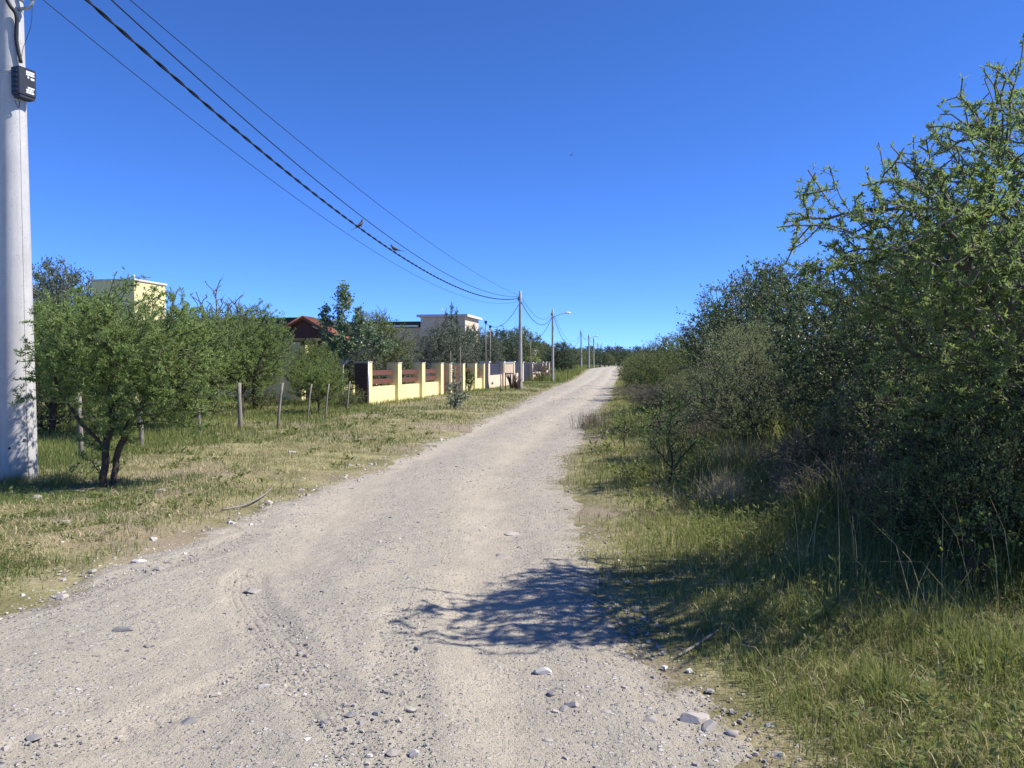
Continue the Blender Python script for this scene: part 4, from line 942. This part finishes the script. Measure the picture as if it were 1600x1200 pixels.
# ------------------------------------------------------------------ grass
def blades(name, label, cat, xy, h, w, mat, seed, lean=.5, flat=0.0, tint=None, base=-.01, z=None):
    g = np.random.default_rng(seed); n = len(xy); a = g.uniform(0, 2 * np.pi, n)
    zz = (H(xy[:, 0], xy[:, 1]) if z is None else z) + base
    p = np.stack([xy[:, 0], xy[:, 1], zz], 1)
    le_ = np.abs(g.normal(0, lean, n)) + flat; le_ = np.minimum(le_, 1.5)
    dirh = np.stack([np.cos(a), np.sin(a), np.zeros(n)], 1); side = np.stack([-np.sin(a), np.cos(a), np.zeros(n)], 1)
    tw = g.uniform(0, np.pi, n)[:, None]; side = side * np.cos(tw) + dirh * np.sin(tw) * .6
    hh = h[:, None]; up = np.array([[0, 0, 1.0]])
    m1 = p + up * hh * .55 * np.cos(le_ * .6)[:, None] + dirh * hh * .55 * np.sin(le_ * .6)[:, None]
    tp = m1 + up * hh * .5 * np.cos(le_ * 1.35)[:, None] + dirh * hh * .5 * np.sin(le_ * 1.35)[:, None]
    tp[:, 2] = np.maximum(tp[:, 2], p[:, 2] + .012)
    ww = w[:, None] * .5
    V = np.stack([p - side * ww, p + side * ww, m1 + side * ww * .75, m1 - side * ww * .75, tp], 1).reshape(-1, 3)
    b = np.arange(n)[:, None] * 5
    tint = np.clip(g.normal(.45, .25, n), 0, 1) if tint is None else tint
    me = mesh_np(name, V, [b + np.array([[0, 1, 2, 3]]), b + np.array([[3, 2, 4]])], M[mat], {'tint': np.repeat(tint, 5)})
    return tag(obj(name, me), label, cat, kind='stuff')
def scatter(n, y0, y1, fx0, fx1, dens, seed):
    g = np.random.default_rng(seed); y = np.exp(g.uniform(math.log(y0), math.log(y1), n)); x = fx0(y) + (fx1(y) - fx0(y)) * g.random(n)
    return np.stack([x, y], 1)[g.random(n) < dens(x, y)]
g0 = np.random.default_rng(2)
edge_n = lambda x, y: (fbm(x, y, 1.3, 3, 15) - .5) * .9
left0 = lambda y: np.maximum(-.72 * y - 1.0, L_(y) - 16); left1 = lambda y: L_(y) + .15
patch = lambda x, y: fbm(x, y, .45, 3, 61)
def dl(x, y):
    s = L_(y) - x + edge_n(x, y) * .6
    return sstep(-.05, .7, s) * (.25 + .75 * sstep(.36, .58, patch(x, y)))
xy = scatter(175000, 4.2, 75, left0, left1, dl, 4); d = xy[:, 1]; s = L_(d) - xy[:, 0]
hgt = (.035 + .035 * g0.random(len(xy)) + .05 * sstep(2.5, 5, s) * g0.random(len(xy))) * (1 + d * .018)
hgt = hgt * (.45 + 1.2 * fbm(xy[:, 0], xy[:, 1], 2.6, 2, 62))
tn = np.clip(.50 - .50 * sstep(.38, .60, patch(xy[:, 0], xy[:, 1])) + g0.normal(0, .2, len(xy)), 0, 1)
blades('grass', 'short patchy mown grass on the left verge', 'grass', xy, hgt, .0035 + .0006 * d, 'grass', 5, .7, tint=tn)
ds = lambda x, y: sstep(.1, .9, L_(y) - x + edge_n(x, y) * .5) * (.2 + .8 * sstep(.62, .42, patch(x, y)))
xy = scatter(34000, 4.2, 45, left0, left1, ds, 14); d = xy[:, 1]
blades('dry_clippings', 'pale dry grass clippings strewn over the left verge', 'dry grass', xy, (.05 + .09 * g0.random(len(xy))) * (1 + d * .012), .003 + .0005 * d, 'straw', 15, .2, 1.15)
# grass tufts of the lot behind the wire fence
dlot = lambda x, y: sstep(3.6, 5.0, L_(y) - x) * .9
xy = scatter(36000, 11, 34, left0, left1, dlot, 24); d = xy[:, 1]
blades('lot_grass', 'longer green grass under the lot trees', 'grass', xy, (.10 + .14 * g0.random(len(xy))), .004 + .0006 * d, 'grass_lush', 25, .5)
# right verge: short near the road, long on the bank
right0 = lambda y: R_(y) - .15; right1 = lambda y: np.minimum(.72 * y + 1.0, R_(y) + 9)
def dr(x, y):
    s = x - R_(y) + edge_n(x, y) * .7
    return sstep(-.05, .55, s) * (.35 + .65 * sstep(.3, .55, fbm(x, y, .8, 3, 66)))
xy = scatter(210000, 2.3, 75, right0, right1, dr, 34); d = xy[:, 1]; s = xy[:, 0] - R_(d)
long_ = sstep(.4, 2.0, s + (fbm(xy[:, 0], xy[:, 1], .9, 2, 71) - .5) * 1.4) * sstep(3.0, 4.2, d + s * .3)
hgt = (.05 + .06 * g0.random(len(xy)) + .20 * long_ * g0.random(len(xy)) ** 1.3) * (1 + d * .008)
hgt = hgt + .28 * sstep(1.5, 2.4, s) * sstep(4.2, 5.0, d) * sstep(30, 14, d) * g0.random(len(xy))
hgt = hgt * (.4 + 1.3 * fbm(xy[:, 0], xy[:, 1], 2.2, 2, 63))
tn = np.clip(.30 + .75 * fbm(xy[:, 0], xy[:, 1], .9, 3, 72) * sstep(2.2, .2, s) + g0.normal(.05, .2, len(xy)), 0, 1)
blades('verge_grass', 'lush green grass growing up the right bank', 'grass', xy, hgt, .004 + .00055 * d, 'grass_lush', 35, .85, tint=tn)
dstr = lambda x, y: sstep(.15, .8, x - R_(y) + edge_n(x, y) * .6) * .7
xy = scatter(42000, 2.3, 40, right0, lambda y: R_(y) + 4.5, dstr, 44); d = xy[:, 1]
blades('dry_grass', 'dry straw lying among the grass of the right verge', 'dry grass', xy, (.06 + .14 * g0.random(len(xy))), .003 + .0005 * d, 'straw', 45, .4, .75)
# tall arching stalks on the bank
dst = lambda x, y: sstep(.9, 1.8, x - R_(y)) * sstep(.4, .6, fbm(x, y, 1.1, 2, 57))
xy = scatter(1100, 3.9, 26, right0, lambda y: R_(y) + 4.5, dst, 54); d = xy[:, 1]
blades('tall_stalks', 'tall dry grass stalks standing on the shaded right bank', 'dry grass', xy, .35 + .6 * g0.random(len(xy)), .003 + .00035 * d, 'straw', 55, .6)
# far verge grass on the left beyond the walls
dfar = lambda x, y: sstep(0, 1.0, L_(y) - x) * 1.0
xy = scatter(24000, 70, 220, lambda y: L_(y) - 8, left1, dfar, 64); d = xy[:, 1]
blades('long_grass', 'tall green grass at the roadside beyond the beige wall', 'grass', xy, .35 + .4 * g0.random(len(xy)), .012 + .0006 * d, 'grass_lush', 65, .4)

# broadleaf weeds, too many and too small to count
def weeds(name, label, xy, mat, seed, size, hmax):
    g = np.random.default_rng(seed); k = 12; n = len(xy); pl_h = hmax * g.uniform(.3, 1, n)
    a = g.uniform(0, 6.28, (n, k)); t = g.random((n, k))
    bx = xy[:, :1] + np.cos(a) * .02; by = xy[:, 1:] + np.sin(a) * .02; bz = H(xy[:, 0], xy[:, 1])[:, None] + t * pl_h[:, None]
    p = np.stack([bx, by, bz], -1).reshape(-1, 3); d_ = np.stack([np.cos(a), np.sin(a), .5 + 0 * a], -1).reshape(-1, 3)
    V, F = leaves(g, p, d_, size, size * .42, .25, .1)
    sc_ = np.repeat(np.clip(xy[:, 1] * .13, .8, 2.2), k)
    V = (V.reshape(-1, 4, 3) - p[:, None]) * sc_[:, None, None] + p[:, None]
    return tag(obj(name, mesh_np(name, V.reshape(-1, 3), F, M[mat], {'tint': np.repeat(np.clip(g.normal(.45, .25, n * k), 0, 1), 4)})), label, 'weeds', kind='stuff')
xy = scatter(2600, 2.8, 24, right0, lambda y: R_(y) + 4.5, lambda x, y: sstep(.2, 1.2, x - R_(y)) * sstep(.42, .6, fbm(x, y, 1.4, 2, 101)), 102)
weeds('bank_weeds', 'leafy green weeds growing among the grass of the right bank', xy, 'grass_lush', 103, .055, .28)
xy = scatter(1500, 4.4, 24, left0, left1, lambda x, y: sstep(.3, 1.2, L_(y) - x) * sstep(.45, .62, fbm(x, y, 1.4, 2, 105)), 106)
weeds('lawn_weeds', 'low leafy weeds in the left verge grass', xy, 'grass_lush', 107, .045, .07)

def clump(label, xy, n, h, w, mat, seed, spread=.12, lean=.7, group='grass clumps on the right bank'):
    g = np.random.default_rng(seed); o = np.stack([g.normal(0, spread, n), g.normal(0, spread, n)], 1)
    t = blades('grass_clump', None, None, o, h * g.uniform(.6, 1.1, n), np.full(n, w), mat, seed, lean, z=np.zeros(n))
    del t['kind']; t.location = (xy[0], xy[1], Hs(*xy)); return tag(t, label, 'grass clump', group)
clump('bunch of brown tipped bunchgrass at the edge of the shade', (2.25, 8.1), 420, .42, .007, 'straw', 81, .11, .8)
clump('clump of broad bright blades catching sun on the bank', (4.05, 11.0), 90, .62, .032, 'grass_lush', 82, .22, .7)
clump('broad bladed clump at the right picture edge in shade', (3.25, 4.75), 60, .55, .022, 'grass_lush', 83, .1, .9)
clump('pale dry tuft above the bunchgrass on the sunny bank', (3.0, 10.0), 380, .45, .006, 'straw', 84, .25, .6)
clump('green tussock near the lower right corner', (2.35, 3.75), 420, .26, .007, 'grass_lush', 85, .16, .9)
clump('green tussock beside the gravel in the lower right', (1.75, 3.55), 320, .18, .006, 'grass_lush', 86, .08, .9)
clump('dark grassy tuft on the verge at the right of the road', (2.05, 19.0), 300, .5, .014, 'dry_brush', 87, .25, .6)

clump('tuft of grass at the front foot of the thick near pole', (-6.36, 9.82), 260, .17, .006, 'grass_lush', 88, .10, .8, 'grass tufts by the near pole')
clump('tuft of grass between the thick near pole and twin stemmed tree', (-5.75, 9.75), 260, .2, .006, 'grass_lush', 89, .14, .8, 'grass tufts by the near pole')

# ------------------------------------------------------------------ gravel and stones
def pebbles(name, label, xy, size, tint, seed, zf):
    g = np.random.default_rng(seed); n = len(xy)
    base = np.array([(-1, -1, -.6), (1, -1, -.6), (1, 1, -.6), (-1, 1, -.6), (-.7, -.7, .6), (.7, -.7, .6), (.7, .7, .6), (-.7, .7, .6)], float)
    v = base[None] * (1 + g.normal(0, .22, (n, 8, 3))); v *= np.stack([g.uniform(.7, 1.3, n), g.uniform(.6, 1.1, n), g.uniform(.4, .9, n)], 1)[:, None]
    a = g.uniform(0, 6.28, n); c, s_ = np.cos(a)[:, None], np.sin(a)[:, None]
    x = v[..., 0] * c - v[..., 1] * s_; y = v[..., 0] * s_ + v[..., 1] * c
    v = np.stack([x, y, v[..., 2]], -1) * (size * .5)[:, None, None]
    v += np.stack([xy[:, 0], xy[:, 1], zf - size * .03], 1)[:, None]
    f = np.array([(0, 3, 2, 1), (4, 5, 6, 7), (0, 1, 5, 4), (1, 2, 6, 5), (2, 3, 7, 6), (3, 0, 4, 7)])
    F = (f[None] + (np.arange(n) * 8)[:, None, None]).reshape(-1, 4)
    return tag(obj(name, mesh_np(name, v.reshape(-1, 3), F, M['stone'], {'tint': np.repeat(tint, 8)})), label, 'gravel', kind='stuff')
dg = lambda x, y: np.clip(.12 + 1.1 * sstep(.38, .60, fbm(x, y * .5, .9, 3, 91)), 0, 1) * (1 - .75 * np.exp(-((R_(y) - x - .95) / .28) ** 2)) * (1 - .75 * np.exp(-((R_(y) - x - 2.55) / .32) ** 2)) * sstep(0, .3, x - L_(y)) * sstep(-.25, .1, R_(y) - x)
xy = scatter(50000, 2.2, 60, lambda y: np.maximum(L_(y), -.72 * y - .5), lambda y: R_(y) + .2, dg, 92); d = xy[:, 1]
gs = np.random.default_rng(93); size = np.clip(.0055 * np.exp(gs.exponential(.34, len(xy))), 0, .03) * (.85 + d * .055)
size = np.minimum(size, .055)
pebbles('gravel', 'loose grey and pale gravel scattered over the road', xy, size, np.clip(gs.normal(.54, .17, len(xy)) + (gs.random(len(xy)) < .05) * gs.uniform(-.3, .35, len(xy)), 0, 1), 94, road_z(xy[:, 0], xy[:, 1]))
dv2 = lambda x, y: np.exp(-np.abs(L_(y) - x + .05) / .35)
xy = scatter(4500, 4.5, 40, lambda y: L_(y) - 1.2, lambda y: L_(y) + .3, dv2, 95); d = xy[:, 1]
pebbles('edge_gravel', 'gravel thrown onto the left edge of the road', xy, np.minimum(.010 * np.exp(gs.exponential(.42, len(xy))) * (.8 + d * .04), .06), np.clip(gs.normal(.62, .22, len(xy)), 0, 1), 96, np.maximum(road_z(xy[:, 0], xy[:, 1]), H(xy[:, 0], xy[:, 1])))

dv3 = lambda x, y: np.exp(-np.abs(x - R_(y) - .05) / .3)
xy = scatter(6000, 2.4, 30, lambda y: R_(y) - .3, lambda y: R_(y) + 1.1, dv3, 97); d = xy[:, 1]
pebbles('verge_gravel', 'gravel spilling into the grass along the right road edge', xy, np.minimum(.007 * np.exp(gs.exponential(.40, len(xy))) * (.8 + d * .04), .035), np.clip(gs.normal(.58, .18, len(xy)), 0, 1), 98, np.maximum(road_z(xy[:, 0], xy[:, 1]), H(xy[:, 0], xy[:, 1])))

def stone(label, x, y, wpx, tint, flat=.5, seed=0, name='stone', group='larger stones on the road and verge'):
    X, d = px(x, y); w = wpx / FPX * d * .9; tint = .5 + (tint - .5) * .72
    bm = bmesh.new(); bmesh.ops.create_icosphere(bm, subdivisions=3, radius=.5); g = random.Random(seed)
    planes = [(Vector((g.gauss(0, 1), g.gauss(0, 1), g.gauss(0, 1))).normalized(), g.uniform(.26, .42)) for _ in range(11)]
    for v in bm.verts:
        for nrm, k in planes:
            e = v.co.dot(nrm) - k
            if e > 0: v.co -= nrm * e
        v.co.x *= g.uniform(.99, 1.01); v.co.y *= .75; v.co.z *= flat
        v.co *= 1.25
    me = bpy.data.meshes.new(name); bm.to_mesh(me); bm.free(); me.materials.append(M['stone'])
    at = me.attributes.new('tint', 'FLOAT', 'POINT'); at.data.foreach_set('value', np.full(len(me.vertices), tint, np.float32))
    on = L_(d) < X < R_(d) + .1
    z = float(road_z(np.array([X]), np.array([d]))[0]) if on else Hs(X, d)
    o = obj(name, me, None, (X, d, z + w * flat * .06), g.uniform(-.5, .5)); o.scale = (w, w, w)
    return tag(o, label, 'stone', group)
for i, a in enumerate((
    ('flat dark slate in the foreground dust, lower left', 290, 1135, 34, .12, .35), ('dark grey slab lying on the smooth tyre lane at left', 188, 989, 30, .16, .32),
    ('half buried grey slab at the lower left corner', 45, 1162, 28, .3, .25), ('white stone beside the tyre marks', 409, 1080, 20, .95, .55),
    ('white broken rock in the middle of the road below the branch shadow', 848, 1053, 28, .98, .5), ('dark stone just below the branch shadow', 863, 1087, 17, .2, .6),
    ('cluster stone, pale grey, right of the road centre', 898, 1108, 26, .72, .5), ('grey stone touching the pale cluster stone', 882, 1112, 20, .42, .5),
    ('large pale rock bedded at the gravel edge, lower right', 1090, 1135, 46, .85, .5), ('grey rock beside the large pale rock', 1112, 1148, 34, .6, .5),
    ('small pale rock below the large pale rock', 1150, 1160, 24, .8, .5), ('flat grey stone at the bottom edge right of centre', 1220, 1188, 26, .66, .4),
    ('flat pale slab half sunk in the road beyond the branch shadow', 800, 832, 28, .82, .2), ('blue grey slab half sunk next to the tyre curve', 783, 867, 24, .42, .2),
    ('grey flat stone at the top of the tyre marks', 392, 921, 26, .48, .3), ('small dark stone left of the tyre marks', 226, 1011, 14, .2, .5),
    ('pale boulder lying in the grass by the twin stemmed tree', 236, 846, 15, .98, .7), ('grey stone in the grass under the pole side', 55, 792, 18, .7, .5),
    ('long pale stone at the grass edge below the pole', 92, 832, 24, .72, .4), ('white stone on the left edge of the road', 214, 884, 24, .97, .45),
    ('grey stone by the white one at the road edge', 247, 897, 18, .55, .5), ('brown pebble stone at lower centre of the road', 748, 1006, 12, .4, .6),
    ('pale pebble in the lower centre left gravel', 640, 1120, 14, .85, .6), ('round grey stone at the bottom edge of the road', 610, 1192, 22, .6, .6),
    ('white lump stone at the bottom beside the round grey one', 645, 1190, 18, .95, .7), ('grey stone in the gravel left of centre', 545, 1133, 20, .3, .5),
    ('light stone in the gravel near the bottom centre', 856, 1158, 18, .8, .5), ('reddish grey stone near the right gravel edge', 1020, 1133, 24, .55, .45),
    ('dark stone at the left bottom of the gravel', 503, 1147, 15, .1, .5), ('pale flat stone near the grass, right of centre', 948, 1120, 20, .7, .3),
    ('grey stone in the grass behind the twin stemmed tree shade', 248, 778, 17, .45, .5), ('pale stone on the verge far along the left grass', 456, 715, 12, .95, .6))):
    stone(a[0], *a[1:], seed=i)
def stick(label, pts, r, mat='straw'):
    w = [(*px(x, y), dz) for x, y, dz in pts]; w = [Vector((X, d, Hs(X, d) + dz)) for X, d, dz in w]
    o = w[0].copy(); me = MB().tube(smooth([p - o for p in w], 4), [r] * (4 * (len(w) - 1)) + [r * .4], 6).build('fallen_stick', M['post_wood'], None, loc=o)
    return tag(me, label, 'stick', 'fallen sticks')
stick('pale curved stick lying at the grass edge left of the road', [(345, 802, .02), (380, 795, .03), (410, 780, .04), (425, 765, .03)], .011)
stick('dry stick at the gravel edge in the lower right grass', [(1062, 1037, .02), (1090, 1025, .03), (1125, 1008, .03)], .008)
stick('thin dead branch lying across the shaded bank', [(1180, 775, .12), (1240, 762, .2), (1310, 735, .28)], .010)
